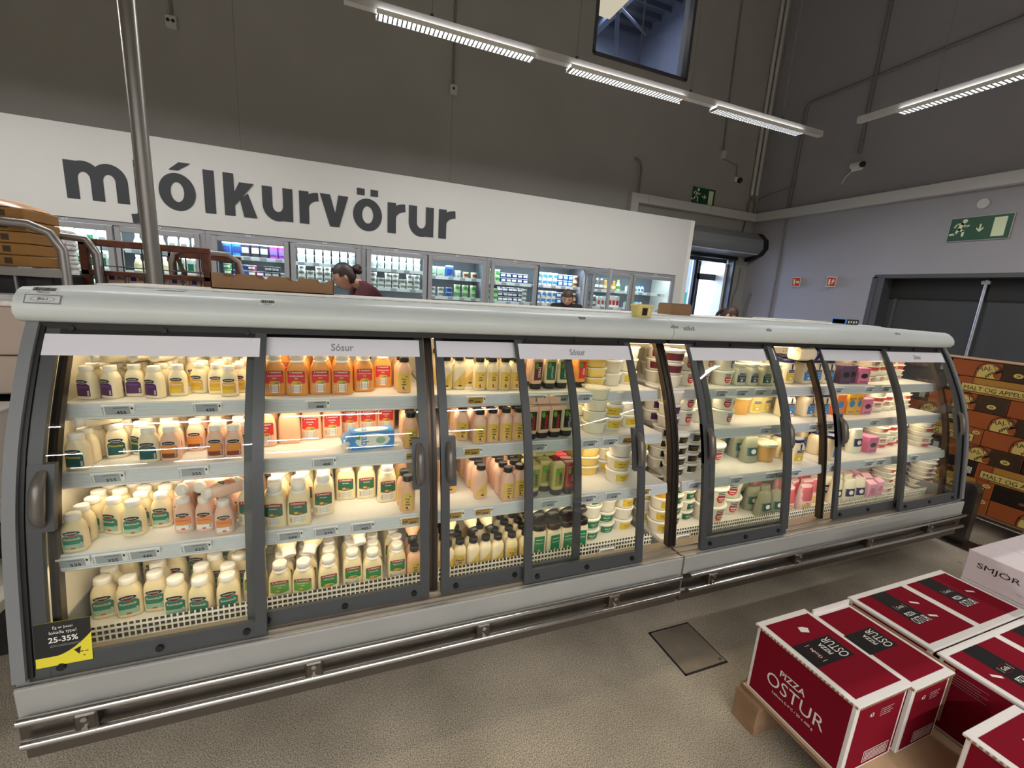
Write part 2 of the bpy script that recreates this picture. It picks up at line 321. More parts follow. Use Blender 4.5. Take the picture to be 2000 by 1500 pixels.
def ring(cx, rx, rz=None):
    rz = rz or XH/2+.008; cz = ZB+XH/2; n = 48
    b.add([(cx+rx*math.cos(2*PI*k/n), 5.674, cz+rz*math.sin(2*PI*k/n)) for k in range(n)]+[(cx+(rx-SWD*1.02)*math.cos(2*PI*k/n), 5.674, cz+(rz-SWD*.86)*math.sin(2*PI*k/n)) for k in range(n)], [(k, (k+1) % n, n+(k+1) % n, n+k) for k in range(n)], LM)
def er(px): return LX(px, 385+(px-128)*.108)
def mc(a, c): return (er(a)+er(c))/2
def let_r(a, c, e): x = mc(a, c); stem(x, ZB, ZB+XH); xe = er(e); ribbon([(x+(xe-x)*(1-math.cos(PI/2*k/12)), ZB+XH*.48+XH*.385*math.sin(PI/2*k/12)) for k in range(13)], SWD, SWD*.88)
def let_u(a, c, d): xl = er(a)+SWD/2; xr_ = mc(c, d); stem(xl, ZB+XH*.42, ZB+XH); stem(xr_, ZB, ZB+XH); arch(xl, xr_, 0)
x1_, x2_, x3_ = mc(134, 154), mc(183, 204), mc(232, 252); stem(x1_, ZB, ZB+XH); stem(x2_, ZB, ZB+XH*.57); stem(x3_, ZB, ZB+XH*.57); arch(x1_, x2_); arch(x2_, x3_)
xj = mc(270, 289); stem(xj, ZB-.06, ZB+XH); stem(xj, ZB+ASC-.075, ZB+ASC); ribbon([(xj, ZB-.05), (xj-.012, ZB-.10), (xj-.05, ZB-.125), (xj-.10, ZB-.13)], SWD, SWD*.85)
cx = (er(313)+er(385))/2; rx_ = (er(385)-er(313))/2; ring(cx, rx_); b.add([(cx-.06, 5.674, ZB+XH+.035), (cx+.02, 5.674, ZB+XH+.035), (cx+.13, 5.674, ZB+XH+.115), (cx+.03, 5.674, ZB+XH+.115)], [(0, 1, 2, 3)], LM)
stem(mc(403, 421), ZB, ZB+ASC); xk = mc(441, 459); stem(xk, ZB, ZB+ASC); xe = er(503)
b.add([(xk+.04, 5.669, ZB+XH*.28), (xe-.02, 5.669, ZB+XH), (xe-.155, 5.669, ZB+XH), (xk+.04, 5.669, ZB+XH*.64)], [(0, 1, 2, 3)], LM)
b.add([(xk+.095, 5.671, ZB+XH*.52), (xe-.125, 5.671, ZB), (xe, 5.671, ZB), (xk+.175, 5.671, ZB+XH*.70)], [(0, 1, 2, 3)], LM)
let_u(514, 556, 571); let_r(587, 603, 623)
xa, xb = er(626), er(681); b.add([(xa, 5.674, ZB+XH), (xa+SWD*1.08, 5.674, ZB+XH), ((xa+xb)/2+SWD*.5, 5.674, ZB), ((xa+xb)/2-SWD*.5, 5.674, ZB)], [(0, 1, 2, 3)], LM); b.add([(xb-SWD*1.08, 5.670, ZB+XH), (xb, 5.670, ZB+XH), ((xa+xb)/2+SWD*.5, 5.670, ZB), ((xa+xb)/2-SWD*.02, 5.670, ZB+.09)], [(0, 1, 2, 3)], LM)
cx = (er(690)+er(746))/2; ring(cx, (er(746)-er(690))/2); stem(cx-.075, ZB+XH+.04, ZB+XH+.112, .085); stem(cx+.075, ZB+XH+.04, ZB+XH+.112, .085)
let_r(758, 772, 791); let_u(798, 832, 845); let_r(857, 870, 888)
lt = b.build('wall_lettering'); tag(lt, 'large dark grey lettering mjólkurvörur on the white dairy wall', 'sign')
# ---------------------------------------------------------------- trunking, conduits on both walls
b = MB(); b.box(4.28, XR, YB-.1, YB, 3.11, 3.25, M['trunk'], .004); b.box(4.28, 4.42, YB-.1, YB, 2.5, 3.11, M['trunk'], .004)
b.box(XR-.1, XR, -9, YB-.1, 3.11, 3.25, M['trunk'], .004)
for x in (4.6, 5.9): b.box(x, x+.004, YB-.102, YB-.1, 3.11, 3.25, M['cable'])
tag(b.build('trim_2'), kind='structure')
def conduit(pts, r, label, nm='cable_conduit', m=None):
    b = MB(); b.tube(pts, r, m or M['cable'], 8); return tag(b.build(nm), label, 'conduit', 'conduits on the walls')
yb = YB-.02; xr = XR-.026
conduit([(1.376, yb, 7.45), (1.376, yb, 4.18)], .014, 'thin conduit down the back wall to a socket above the big lettering')
conduit([(-1.668, yb, 7.45), (-1.668, yb, 4.18)], .014, 'thin conduit at upper left ending in a double socket on back wall')
conduit([(5.95, yb, 7.45), (6.06, yb, 4.13)], .014, 'thin conduit down to the junction box over the exit sign')
conduit([(6.06, yb, 4.1), (6.08, yb, 4.04), (6.42, yb, 3.98), (6.45, yb, 3.78)], .008, 'short bent cable between junction box and black camera')
conduit([(6.82, yb-.02, 7.45), (6.84, yb-.02, 3.55)], .03, 'left of the pair of grey pipes in the wall corner', 'corner_pipe', M['trunk'])
conduit([(6.93, yb-.02, 7.45), (6.95, yb-.02, 3.55)], .03, 'right of the pair of grey pipes in the wall corner', 'corner_pipe', M['trunk'])
conduit([(6.80, yb-.03, 3.24), (6.80, yb-.03, 3.42), (6.84, yb-.03, 3.5), (6.93, yb-.03, 3.5), (6.96, yb-.03, 3.42), (6.96, yb-.03, 3.24)], .015, 'small cable loop below the pair of corner pipes')
conduit([(xr, 5.64, 1.35), (xr, 5.64, 3.1)], .016, 'grey conduit on right wall below the trunking')
conduit([(xr, 5.64, 3.26), (xr, 5.637, 4.82), (xr, 5.6, 4.86), (xr, -3, 5.0)], .02, 'dark conduit rising then running right across the right wall')
conduit([(xr, 4.657, 7.45), (xr, 4.67, 3.88)], .022, 'thick conduit down the right wall to the white camera')
conduit([(xr, 5.6, 3.62), (xr, 6.1, 3.55), (xr, 6.28, 3.5)], .008, 'thin cable joining the corner to the right wall conduit')
conduit([(4.42, yb-.05, 3.25), (4.42, yb-.05, 3.6), (4.38, yb-.05, 3.72), (4.28, yb-.05, 3.75)], .016, 'short hooked pipe stub standing on the trunking')
conduit([(6.87, yb-.01, 2.3), (6.88, yb-.01, 2.0), (6.8, yb-.01, 1.7), (6.84, yb-.01, 1.0)], .01, 'loose cable hanging beside the street door')
conduit([(7.04, 6.2, 1.0), (7.04, 6.15, 1.6), (7.04, 6.1, 1.85)], .02, 'short curved grey pipe stub low in the wall corner')
conduit([(6.78, yb-.03, 3.1), (6.74, yb-.03, 2.8)], .01, 'short dark cable below the trunking corner', m=M['dark'])
def socket(x, z, n, label):
    b = MB(); b.box(x-.05, x+.05, YB-.05, YB, z-.06, z+.06, M['trunk'], .006)
    for k in range(n): b.cyl((x+(k-(n-1)/2)*.045, YB-.052, z+.01), (x+(k-(n-1)/2)*.045, YB-.049, z+.01), .017, M['ink'], 12)
    return tag(b.build('wall_socket'), label, 'socket')
socket(-1.668, 4.13, 2, 'white double socket high on back wall at upper left')
socket(1.38, 4.12, 1, 'white single socket high on back wall above the lettering')
socket(6.06, 4.10, 0, 'small white junction box over the exit sign').name = 'junction_box'
b = MB(); b.box(6.40, 6.47, YB-.05, YB, 3.72, 3.80, M['white'], .008); b.sphere((6.47, YB-.08, 3.74), .045, M['ink']); tag(b.build('security_camera'), 'small black dome camera on back wall beside the corner', 'camera')
c = empty('security_camera', (XR, 4.6, 3.69), label='white wall camera with black lens on the right wall', cat='camera')
b = MB(); b.box(-.05, 0, -.02, .12, -.05, .06, M['white'], .008); b.cyl((-.05, .05, 0), (-.14, 0, -.02), .018, M['white'], 10); b.build('bracket', c)
b = MB(); b.cyl((-.12, .06, 0), (-.2, -.12, -.03), .045, M['white'], 16); b.build('housing', c)
b = MB(); b.cyl((-.2, -.12, -.03), (-.207, -.136, -.033), .04, M['ink'], 16); b.build('lens', c)
b = MB(); b.tube([(-.02, .12, -.04), (-.03, .2, -.12), (-.02, .24, -.2)], .006, M['white'], 6); b.build('cable', c)
b = MB(); b.cyl((XR-.03, 3.126, 2.947), (XR, 3.126, 2.947), .055, M['trunk'], 24); tag(b.build('wall_disc'), 'round pale blanking disc above the right exit sign', 'disc')
# ---------------------------------------------------------------- exit and fire signs
def runner(b, M4, s, m):
    def P(x, y): return (x*s, y*s, 0)
    n = 18; b.add([P(.09+.085*math.cos(2*PI*k/n), .36+.085*math.sin(2*PI*k/n)) for k in range(n)], [tuple(range(n))], m, False, M4)
    def bar(pts, w0, w1):
        for i in range(len(pts)-1):
            a = Vector(pts[i]); c = Vector(pts[i+1]); t = (c-a).normalized(); nn = Vector((-t.y, t.x))
            wa = w0+(w1-w0)*i/(len(pts)-1); wc = w0+(w1-w0)*(i+1)/(len(pts)-1)
            a2 = a-t*wa*.3; c2 = c+t*wc*.3
            q = [a2+nn*wa/2, a2-nn*wa/2, c2-nn*wc/2, c2+nn*wc/2]; b.add([P(v.x, v.y) for v in q], [(0, 1, 2, 3)], m, False, M4)
    bar([(.02, .24), (-.06, .02)], .15, .12); bar([(.03, .25), (.15, .12), (.25, .16)], .07, .06); bar([(0, .26), (-.16, .24), (-.22, .12)], .07, .06)
    bar([(-.05, .02), (.1, -.06), (.1, -.26)], .1, .08); bar([(-.06, .02), (-.16, -.16), (-.34, -.18)], .1, .07)
def arrow(b, M4, s, ang, m):
    R = Matrix.Rotation(ang, 4, 'Z'); pts = [(-.2, .035), (.06, .035), (-.04, .14), (.05, .14), (.2, 0), (.05, -.14), (-.04, -.14), (.06, -.035), (-.2, -.035)]
    P = [(x*s, y*s, 0) for x, y in pts]; K = M4 @ R
    b.add([P[0], P[1], P[7], P[8]], [(3, 2, 1, 0)], m, False, K); b.add([P[1], P[2], P[3], P[4]], [(3, 2, 1, 0)], m, False, K); b.add([P[7], P[4], P[5], P[6]], [(3, 2, 1, 0)], m, False, K); b.add([P[1], P[4], P[7]], [(2, 1, 0)], m, False, K)
def exit_sign(o, xd, W, H, ang, label):
    r = empty('exit_sign', o, label=label, cat='sign'); F = frame4((0, 0, 0), xd, (0, 0, 1)); n = F.to_3x3() @ Vector((0, 0, 1))
    b = MB(); b.box(-W/2, W/2, -H/2, H/2, 0, .012, M['green'], 0, F); b.box(-W/2-.006, W/2+.006, -H/2-.006, H/2+.006, -.002, .008, M['trunk'], 0, F); b.build('backing', r)
    b = MB(); T = lambda x, y: F @ Matrix.Translation((x, y, .0135))
    runner(b, T(-W*.30, -.02*H), H*1.05, M['lum']); arrow(b, T(.0*W+.02*W, 0), H*.85, ang, M['lum']); b.add([(W*.22, -H*.4, 0), (W*.42, -H*.4, 0), (W*.42, H*.4, 0), (W*.22, H*.4, 0)], [(0, 1, 2, 3)], M['lum'], False, F @ Matrix.Translation((0, 0, .0135)))
    b.build('pictogram', r)
exit_sign((5.772, YB-.012, 3.385), (1, 0, 0), .5, .28, 0, 'green exit sign with running figure and right arrow on back wall')
exit_sign((XR-.012, 3.108, 2.67), (0, -1, 0), .55, .265, -PI/2, 'green exit sign with running figure and down arrow on right wall')
def flagsign(y, z, label, txt):
    r = empty('fire_sign', (XR, y, z), label=label, cat='sign')
    b = MB(); b.prism([(0, .07), (-.10, -.0), (0, -.07)], -.075, .075, M['white'], axis='z'); b.build('body', r)
    b = MB()
    for s, (p, q) in enumerate((((0, .072), (-.102, 0)), ((-.102, 0), (0, -.072)))):
        F = frame4(((p[0]+q[0])/2-.002, (p[1]+q[1])/2, 0), (q[0]-p[0], q[1]-p[1], 0), (0, 0, 1))
        b.add([(-.055, -.065, 0), (.055, -.065, 0), (.055, .065, 0), (-.055, .065, 0)], [(0, 1, 2, 3)], M['red'], False, F)
        G = F @ Matrix.Translation((0, 0, .001))
        b.add([(-.04, -.045, 0), (-.015, -.045, 0), (-.015, .04, 0), (-.04, .04, 0)], [(0, 1, 2, 3)], M['lum'], False, G)
        if txt: b.add([(.005+.014*k, -.04+.02*k, 0) for k in range(3)]+[(.04, .03, 0), (.02, .045, 0), (.005, .01, 0)], [(0, 1, 2, 3, 4, 5)], M['lum'], False, G)
        else: b.add([(0, -.02, 0), (.045, -.02, 0), (.045, .015, 0), (0, .015, 0)], [(0, 1, 2, 3)], M['lum'], False, G)
    b.build('pictogram', r)
flagsign(5.27, 2.05, 'red fire hose flag sign, left of the pair on right wall', 0)
flagsign(4.70, 2.05, 'red fire extinguisher flag sign nearer the grey gate', 1)
# ---------------------------------------------------------------- gate
b = MB(); b.box(XR+.0, XR+.3, GY1-.1, GY1, 0, GZ, M['gatef']); b.box(XR-.006, XR+.3, GY0, GY1+.03, GZ-.02, GZ+.03, M['gatef']); b.box(XR-.006, XR+.02, GY1-.01, GY1+.05, 0, GZ, M['gatef'])
d = struct('door_1', b)
b = MB(); b.box(XR+.22, XR+.28, GY0, GY1-.1, 0, GZ-.28, M['gate']); b.box(XR+.19, XR+.28, GY0, GY1-.1, GZ-.28, GZ-.02, M['black']); b.box(XR+.2, XR+.24, GY1-.2, GY1-.16, 0, GZ-.25, M['gatef']); b.build('gate_leaf', d)
b = MB(); b.cyl((XR+.16, 2.98, .6), (XR+.16, 2.98, GZ-.04), .018, M['alu'], 10); b.box(XR+.15, XR+.2, 2.93, 3.03, 1.02, 1.05, M['alu']); b.box(XR+.14, XR+.2, 2.94, 3.02, GZ-.09, GZ-.05, M['alu']); b.build('gate_rod', d)
# ---------------------------------------------------------------- street door with vestibule and air curtain
b = MB(); dm = M['dark']
b.box(DX0, DX0+.05, YB-.03, YB+.1, 0, DZ, dm); b.box(DX1-.05, DX1, YB-.03, YB+.1, 0, DZ, dm); b.box(DX0-.3, DX1+.02, YB-.05, YB+.1, DZ-.05, DZ+.10, M['black'])
d = struct('door_2', b)
b = MB(); b.box(DX1-.1, DX1-.05, YB+.1, YB+.9, 0, 2.35, M['white']); b.box(5.98, 6.04, YB+.15, YB+.21, 0, 2.4, M['black']); b.box(6.06, 6.14, YB+.25, YB+.33, 0, 2.4, M['alu']); b.box(6.19, 6.25, YB+.3, YB+.36, 0, 2.38, dm); b.box(6.19, 6.66, YB+.3, YB+.36, 2.05, 2.16, dm); b.box(DX0, 6.7, YB+.14, YB+.2, 2.37, 2.44, dm)
b.build('inner_frame', d)
b = MB(); b.box(DX0+.05, 5.98, YB+.17, YB+.178, 0, 2.37, GLASSW); b.box(6.25, 6.66, YB+.32, YB+.328, 0, 2.05, GLASSW); b.build('glass_leaf', d)
b = MB(); b.box(5.0, 5.1, YB+.25, 9, 0, 3, M['white']); b.box(8.2, 8.3, YB+.25, 9, 0, 3, M['white']); b.box(5.0, 8.3, YB+.25, 7.6, 2.6, 2.7, M['white']); tag(b.build('wall_porch'), kind='structure')
b = MB(); b.box(6.9, 12, 9.6, 9.7, 0, 1.9, mat('green_hoarding', (44, 158, 118), .7)); tag(b.build('hoarding'), 'green board seen outside through the street door', 'board')
b = MB(); b.box(3, 16, 14, 14.2, 0, 7, mat('pale_facade', (206, 212, 222), .8, noise=.1, nscale=2)); tag(b.build('outside_facade'), 'pale building front outside the street door', 'building')
b = MB(); b.box(-2, 16, 12, 20, -.15, -.01, mat('asphalt', (120, 122, 126), .9)); tag(b.build('ground'), kind='structure')
arealight('daylight', (6.2, 8.6, 2.4), 2.2, 1.5, 160, (.55, .66, 1), (math.radians(-70), 0, 0))
r = empty('air_curtain', (5.0, YB, 2.64), label='long grey air curtain box with black end above the street door', cat='air curtain')
prof = [(-.02, .26), (-.22, .24), (-.36, .12), (-.38, -.02), (-.3, -.12), (-.05, -.16), (-.02, -.16)]
b = MB(); b.prism(prof, .1, 1.95, M['endgrey']); b.box(.1, 1.95, -.02, 0, -.1, .2, M['dark']); b.build('housing', r)
b = MB(); b.prism([(y*1.03, z*1.04-.06*(y > -.1)) for y, z in prof], 1.95, 2.08, M['black'], smooth=False); b.build('end_cap', r)
b = MB(); b.box(.1, 1.9, -.33, -.3, -.125, -.112, M['trunk']); b.build('trim_strip', r)
# ================================================================ curved display refrigerators
GP = [(.33, 1.452), (.37, 1.458), (.45, 1.468), (.57, 1.484), (.66, 1.497), (.75, 1.512), (.83, 1.528), (.9, 1.546), (1.0, 1.577), (1.08, 1.609), (1.15, 1.642), (1.21, 1.672), (1.27, 1.703), (1.32, 1.732), (1.375, 1.768)]
def G(z):
    if z <= GP[0][0]: return GP[0][1]
    for (a, b), (c, d) in zip(GP, GP[1:]):
        if z <= c: return b+(d-b)*(z-a)/(c-a)
    return GP[-1][1]+(z-GP[-1][0])*.65
def zsteps(z0, z1, n): return [z0+(z1-z0)*i/n for i in range(n+1)]
def curved(b, x0, x1, z0, z1, off, th, m, n=None, smooth=True):
    """strip following the glass curve: x0..x1, z0..z1, depth offset off, thickness th"""
    n = n or max(2, int((z1-z0)/.05)+1); zs = zsteps(z0, z1, n)
    prof = [(G(z)+off, z) for z in zs]+[(G(z)+off+th, z) for z in reversed(zs)]
    k = len(prof); h = n+1
    vs = [(x, y, z) for x in (x0, x1) for y, z in prof]
    b.add(vs, [(i, i+1, k+i+1, k+i) for i in range(h-1)]+[(h+i, h+i+1, k+h+i+1, k+h+i) for i in range(h-1)], m, smooth)
    b.add(vs, [(h-1, h, k+h, k+h-1), (k-1, 0, k, 2*k-1)], m)
    b.add(vs, [(i, i+1, k-2-i, k-1-i) for i in range(h-1)]+[(k+i, k+k-1-i, k+k-2-i, k+i+1) for i in range(h-1)], m)
TUBE = emat('fridge_tube', (255, 230, 184), 3.0)
ZS = {'top': 1.112, 'upper': .907, 'lower': .67, 'base': .315}      # shelf surfaces
YF = {'top': 1.762, 'upper': 1.687, 'lower': 1.60}                  # shelf front edges
YBK = 2.34
CAN = [(1.83, 1.375), (1.775, 1.372), (1.75, 1.38), (1.735, 1.402), (1.738, 1.425), (1.752, 1.448), (1.776, 1.468), (1.80, 1.4765), (2.64, 1.483), (2.64, 1.38)]
def price(b, x, yf, z, txt, yellow=0, marks=0):
    """electronic shelf tag on the sloping rail at x; rail from (yf, z) down"""
    W, H = .088, .042; F = frame4((x, yf-.006, z-.024), (1, 0, 0), (0, -.18, 1)) @ Matrix.Translation((0, 0, .002))
    b.box(-W/2, W/2, -H/2, H/2, -.004, .003, M['tag'], .0015, F)
    e = M['einky'] if yellow else M['eink']
    b.add([(-W/2+.010, -H/2+.004, .0035), (W/2-.012, -H/2+.004, .0035), (W/2-.012, H/2-.004, .0035), (-W/2+.010, H/2-.004, .0035)], [(0, 1, 2, 3)], e, False, F)
    T = lambda x_, y_: F @ Matrix.Translation((x_, y_, .004))
    b.text(txt, M['ink'], T(.008, -.005), h=.0115, w=.027, bold=.05)
    for k in range(4): b.add([(-W/2+.003, -H/2+.006+k*.008, .0037), (-W/2+.006, -H/2+.006+k*.008, .0037), (-W/2+.006, -H/2+.011+k*.008, .0037), (-W/2+.003, -H/2+.011+k*.008, .0037)], [(0, 1, 2, 3)], M['signtxt'], False, F)
    b.box(W/2-.009, W/2-.004, .006, .013, .003, .0045, M['ink'], 0, F)
    b.add([(-.012, .011, .004), (.026, .011, .004), (.026, .0125, .004), (-.012, .0125, .004)], [(0, 1, 2, 3)], M['ink'], False, F)
    if yellow:
        n = 14; b.add([(-.022+.010*math.cos(2*PI*k/n), .002+.010*math.sin(2*PI*k/n), .004) for k in range(n)]+[(-.022+.009*math.cos(2*PI*k/n), .002+.009*math.sin(2*PI*k/n), .004) for k in range(n)], [(k, (k+1) % n, n+(k+1) % n, n+k) for k in range(n)], M['ink'], False, F)
        b.box(-.031, -.013, 0, .004, .0038, .0042, M['ink'], 0, F)
    if marks: b.add([(-.03, .008, .004), (-.024, .008, .004), (-.024, .012, .004), (-.03, .012, .004)], [(0, 1, 2, 3)], M['ink'], False, F)
TAGS = {'top': [(231, 793, '455', 0), (405, 789, '435', 0), (620, 783, '488', 0), (929, 778, '390', 1), (1048, 774, '540', 0), (1097, 773, '540', 0), (1141, 771, '439', 0), (1408, 763, '439', 0), (1448, 763, '439', 0), (1484, 762, '555', 0), (1516, 760, '568', 0), (1637, 756, '555', 0), (1698, 755, '698', 0), (1731, 754, '560', 0)],
 'upper': [(212, 932, '355', 0), (379, 920, '355', 0), (633, 903, '488', 0), (810, 893, '390', 1), (922, 882, '390', 1), (1050, 873, '412', 0), (1150, 865, '499', 0), (1190, 862, '482', 0), (1227, 859, '349', 1), (1356, 848, '482', 0), (1494, 837, '568', 0), (1588, 830, '698', 0), (1620, 827, '655', 0), (1640, 826, '655', 0), (1706, 822, '655', 0), (1757, 818, '449', 0)],
 'lower': [(143, 1103, '535', 0), (216, 1093, '325', 0), (283, 1083, '446', 0), (385, 1070, '325', 0), (567, 1048, '599', 0), (637, 1038, '579', 0), (708, 1030, '465', 0), (802, 1018, '305', 1), (886, 1008, '290', 1), (943, 1001, '390', 1), (1070, 985, '412', 0), (1146, 975, '412', 0), (1195, 969, '418', 0), (1256, 959, '349', 1), (1355, 947, '499', 0), (1436, 937, '568', 0), (1504, 930, '568', 0), (1522, 927, '655', 0), (1552, 922, '698', 0), (1627, 912, '655', 0), (1696, 903, '568', 0), (1718, 901, '449', 0), (1783, 893, '499', 0)]}
def fridge(X0, X1, XM, doors, label, left_end, right_end):
    """X0..X1 outer, XM the middle post; doors = (x0, x1, layer, handle side, sign text, sign x0, x1)"""
    r = empty('display_refrigerator', ((X0+X1)/2, 1.9, 0), label=label, cat='refrigerator', group='curved glass display refrigerators')
    cx = (X0+X1)/2
    def put(b, name, parent=r, **k):
        o = b.build(name, parent, loc=(-cx, -1.9, 0) if parent is r else None, **k); return o
    # body: back, base tub, kick
    b = MB()
    b.box(X0+.03, X1-.03, YBK+.02, 2.64, .10, 1.38, M['grey']); b.box(X0+.03, X1-.03, 1.66, 2.6, .09, .29, M['grey'])
    b.box(X0+.06, X1-.06, 1.62, 2.5, 0, .09, M['black'])
    put(b, 'body')
    b = MB(); b.box(X0+.03, X1-.03, YBK, YBK+.02, .3, 1.38, M['inner'])
    x = X0+.06
    while x < X1-.04:
        if (x*1000) % 200 < 40:
            pass
        x += .02
    for k in range(int((X1-X0-.1)/.3)):
        for j in range(40):
            z = 1.36-j*.026
            for dx in (0, .03): xx = X0+.1+k*.3+dx; b.add([(xx-.004, YBK-.001, z-.004), (xx+.004, YBK-.001, z-.004), (xx+.004, YBK-.001, z+.004), (xx-.004, YBK-.001, z+.004)], [(0, 1, 2, 3)], M['hole'])
    b.box(X0+.03, X1-.03, 1.9, YBK, 1.368, 1.38, M['inner'])
    put(b, 'back_liner')
    b = MB(); b.box(X0+.005, X1-.005, 1.445, 1.475, .155, .346, M['grey'], .004); put(b, 'base_panel')
    b = MB(); b.box(X0+.005, X1-.005, 1.452, 1.66, .098, .152, M['kick'], .002); b.box(X0+.005, X1-.005, 1.443, 1.447, .178, .255, M['steel']); put(b, 'kick_plate')
    b = MB()   # sill / door track
    b.box(X0+.005, X1-.005, 1.475, 1.60, .300, .340, M['sill']); b.box(X0+.005, X1-.005, 1.452, 1.458, .340, .349, M['alu']); b.box(X0+.005, X1-.005, 1.495, 1.499, .340, .347, M['alu']); b.box(X0+.005, X1-.005, 1.535, 1.539, .340, .347, M['alu'])
    b.prism([(1.60, .325), (1.60, .340), (1.644, .302), (1.644, .28)], X0+.005, X1-.005, M['inner'])
    put(b, 'door_track')
    # bumper: two chrome tubes on brackets
    b = MB(); sy = 1.418
    for z in (.262, .182): b.tube([(X0+.02, sy, z), (X1-.03, sy, z)], .0125, M['chrome'], 14)
    o = put(b, 'bumper_rail')
    k = X0+.17
    while k < X1:
        q = MB(); q.box(k-.028, k+.028, 1.408, 1.447, .192, .252, M['steel'], .006); q.cyl((k, 1.402, .238), (k, 1.409, .238), .008, M['chrome'], 10); q.cyl((k, 1.402, .206), (k, 1.409, .206), .008, M['chrome'], 10); q.build('rail_bracket', o)
        k += .62
    # canopy
    b = MB(); n = len(CAN)
    vs = [(x, y, z) for x in (X0-.012*left_end, X1+.012*right_end) for y, z in CAN]
    b.add(vs, [(i, i+1, n+i+1, n+i) for i in range(8)], M['canopy'], True); b.add(vs, [(8, 9, n+9, n+8), (9, 0, n, n+9)], M['canopy'])
    b.add(vs, [tuple(range(n)), tuple(reversed(range(n, 2*n)))], M['canopy'])
    k = X0+.1
    while k < X1-.08:
        b.add([(k, 2.16, 1.4805), (k+.035, 2.16, 1.4805), (k+.035, 2.185, 1.4807), (k, 2.185, 1.4807)], [(0, 1, 2, 3)], M['endgrey']); k += .058
    b.add([(X0+.05, 1.97, 1.479), (X1-.05, 1.97, 1.479), (X1-.05, 1.974, 1.479), (X0+.05, 1.974, 1.479)], [(0, 1, 2, 3)], M['endgrey'])
    b.box(X0+.003, X1-.003, 2.2, 2.6, 1.4805, 1.486, M['white'])
    put(b, 'canopy')
    b = MB(); b.box(X0+.01, X1-.01, 1.772, 1.83, 1.352, 1.378, M['black']); put(b, 'upper_track')
    # lamps
    for a0, a1 in ((X0+.05, XM-.03), (XM+.03, X1-.04)):
        b = MB(); b.tube([(a0, 1.87, 1.352), (a1, 1.87, 1.352)], .013, TUBE, 10); o = put(b, 'lamp_tube')
        arealight('lamp', ((a0+a1)/2-cx, -.03, 1.335), a1-a0, .04, SHELF_W*1.3, (1, .80, .54), (math.radians(14), 0, 0), PI, r)
        for s in ('top', 'upper', 'lower'):
            arealight('lamp', ((a0+a1)/2-cx, YF[s]+.035-1.9, ZS[s]-.05), a1-a0, .02, SHELF_W, (1, .81, .56), (math.radians(12), 0, 0), PI, r)
    # shelves
    for s in ('top', 'upper', 'lower', 'base'):
        for a0, a1 in ((X0+.055, XM-.005), (XM+.005, X1-.035)):
            b = MB(); z = ZS[s]
            if s == 'base':
                b.box(a0-.02, a1+.005, 1.655, YBK, z-.02, z, M['shelf']); o = put(b, 'base_deck')
                q = MB(); yy = 1.652; k = a0
                while k < a1:
                    q.box(k, k+.0045, yy-.003, yy+.001, z-.014, z+.048, M['white']); k += .0175
                for zz in (z-.014, z+.010, z+.030): q.box(a0, a1, yy-.004, yy+.002, zz, zz+.005, M['white'])
                g = q.build('wire_rail', o)
                q = MB(); q.box(a0, a1, 1.6545, 1.656, z-.014, z+.044, mat('rail_dark_strip', (46, 43, 39), .7)); q.build('rail_dark_strip', o)  # dark strip added behind the wire grid so its gaps look dark
                for k in range(2): q = MB(); q.cyl((a0+.27+k*.75, 1.70, z+.0003), (a0+.27+k*.75, 1.70, z+.0016), .016, M['hole'], 16); q.build('drain_hole', o)
            else:
                b.box(a0, a1, YF[s], YBK, z-.012, z, M['shelf'])
                b.box(a0, a1, 1.95, 1.952, z, z+.0006, M['rail'])
                for k in (a0+.02, (a0+a1)/2, a1-.02): b.box(k-.002, k+.002, YF[s]+.06, YBK, z-.035, z-.012, M['white'])
                o = put(b, 'shelf')
                q = MB(); yf = YF[s]
                q.prism([(yf, z+.003), (yf-.004, z+.003), (yf-.012, z-.048), (yf-.004, z-.055), (yf+.008, z-.05), (yf+.003, z-.012)], a0, a1, M['rail'])
                q.prism([(yf-.0048, z-.003), (yf-.0062, z-.004), (yf-.0142, z-.041), (yf-.0125, z-.0435)], a0, a1, M['railin'])
                for zz in (.013, .025, .037): q.box(a0, a1, yf-.0085-(zz-.005)*.16-.0015, yf-.0085, z-zz-.001, z-zz, M['rail'])
                q.build('price_rail', o)
                if s == 'top' or s == 'upper' or s == 'lower':
                    for px, py, t, ye in TAGS[s]:
                        p = on(px, py, 1, yf-.01)
                        if a0+.03 < p.x < a1-.03:
                            q = MB(); price(q, p.x, yf-.004, z, t, ye); q.build('price_tag', o)
    if X0 < 1:
        q = MB(); p = on(1183, 1075, 1, 1.64); price(q, p.x, 1.643, .338, '640'); o = put(q, 'price_tag')
    else:
        q = MB(); p = on(1332, 1046, 1, 1.64); price(q, p.x, 1.643, .338, '349'); o = put(q, 'price_tag')
    # posts
    def post(x, nm, w_=.016):
        b = MB(); zs = zsteps(.35, 1.372, 14)
        curved(b, x-w_, x+w_, .35, 1.372, .085, .03, M['brown']); curved(b, x-.004, x+.004, .35, 1.372, .08, .006, M['black']); put(b, nm)
    post(XM, 'middle_post')
    if left_end: post(X0+.068, 'end_post', .011)
    if right_end: post(X1-.062, 'end_post', .011)
    if not left_end: post(X0+.012, 'middle_post', .012)
    if not right_end: post(X1-.012, 'middle_post', .012)
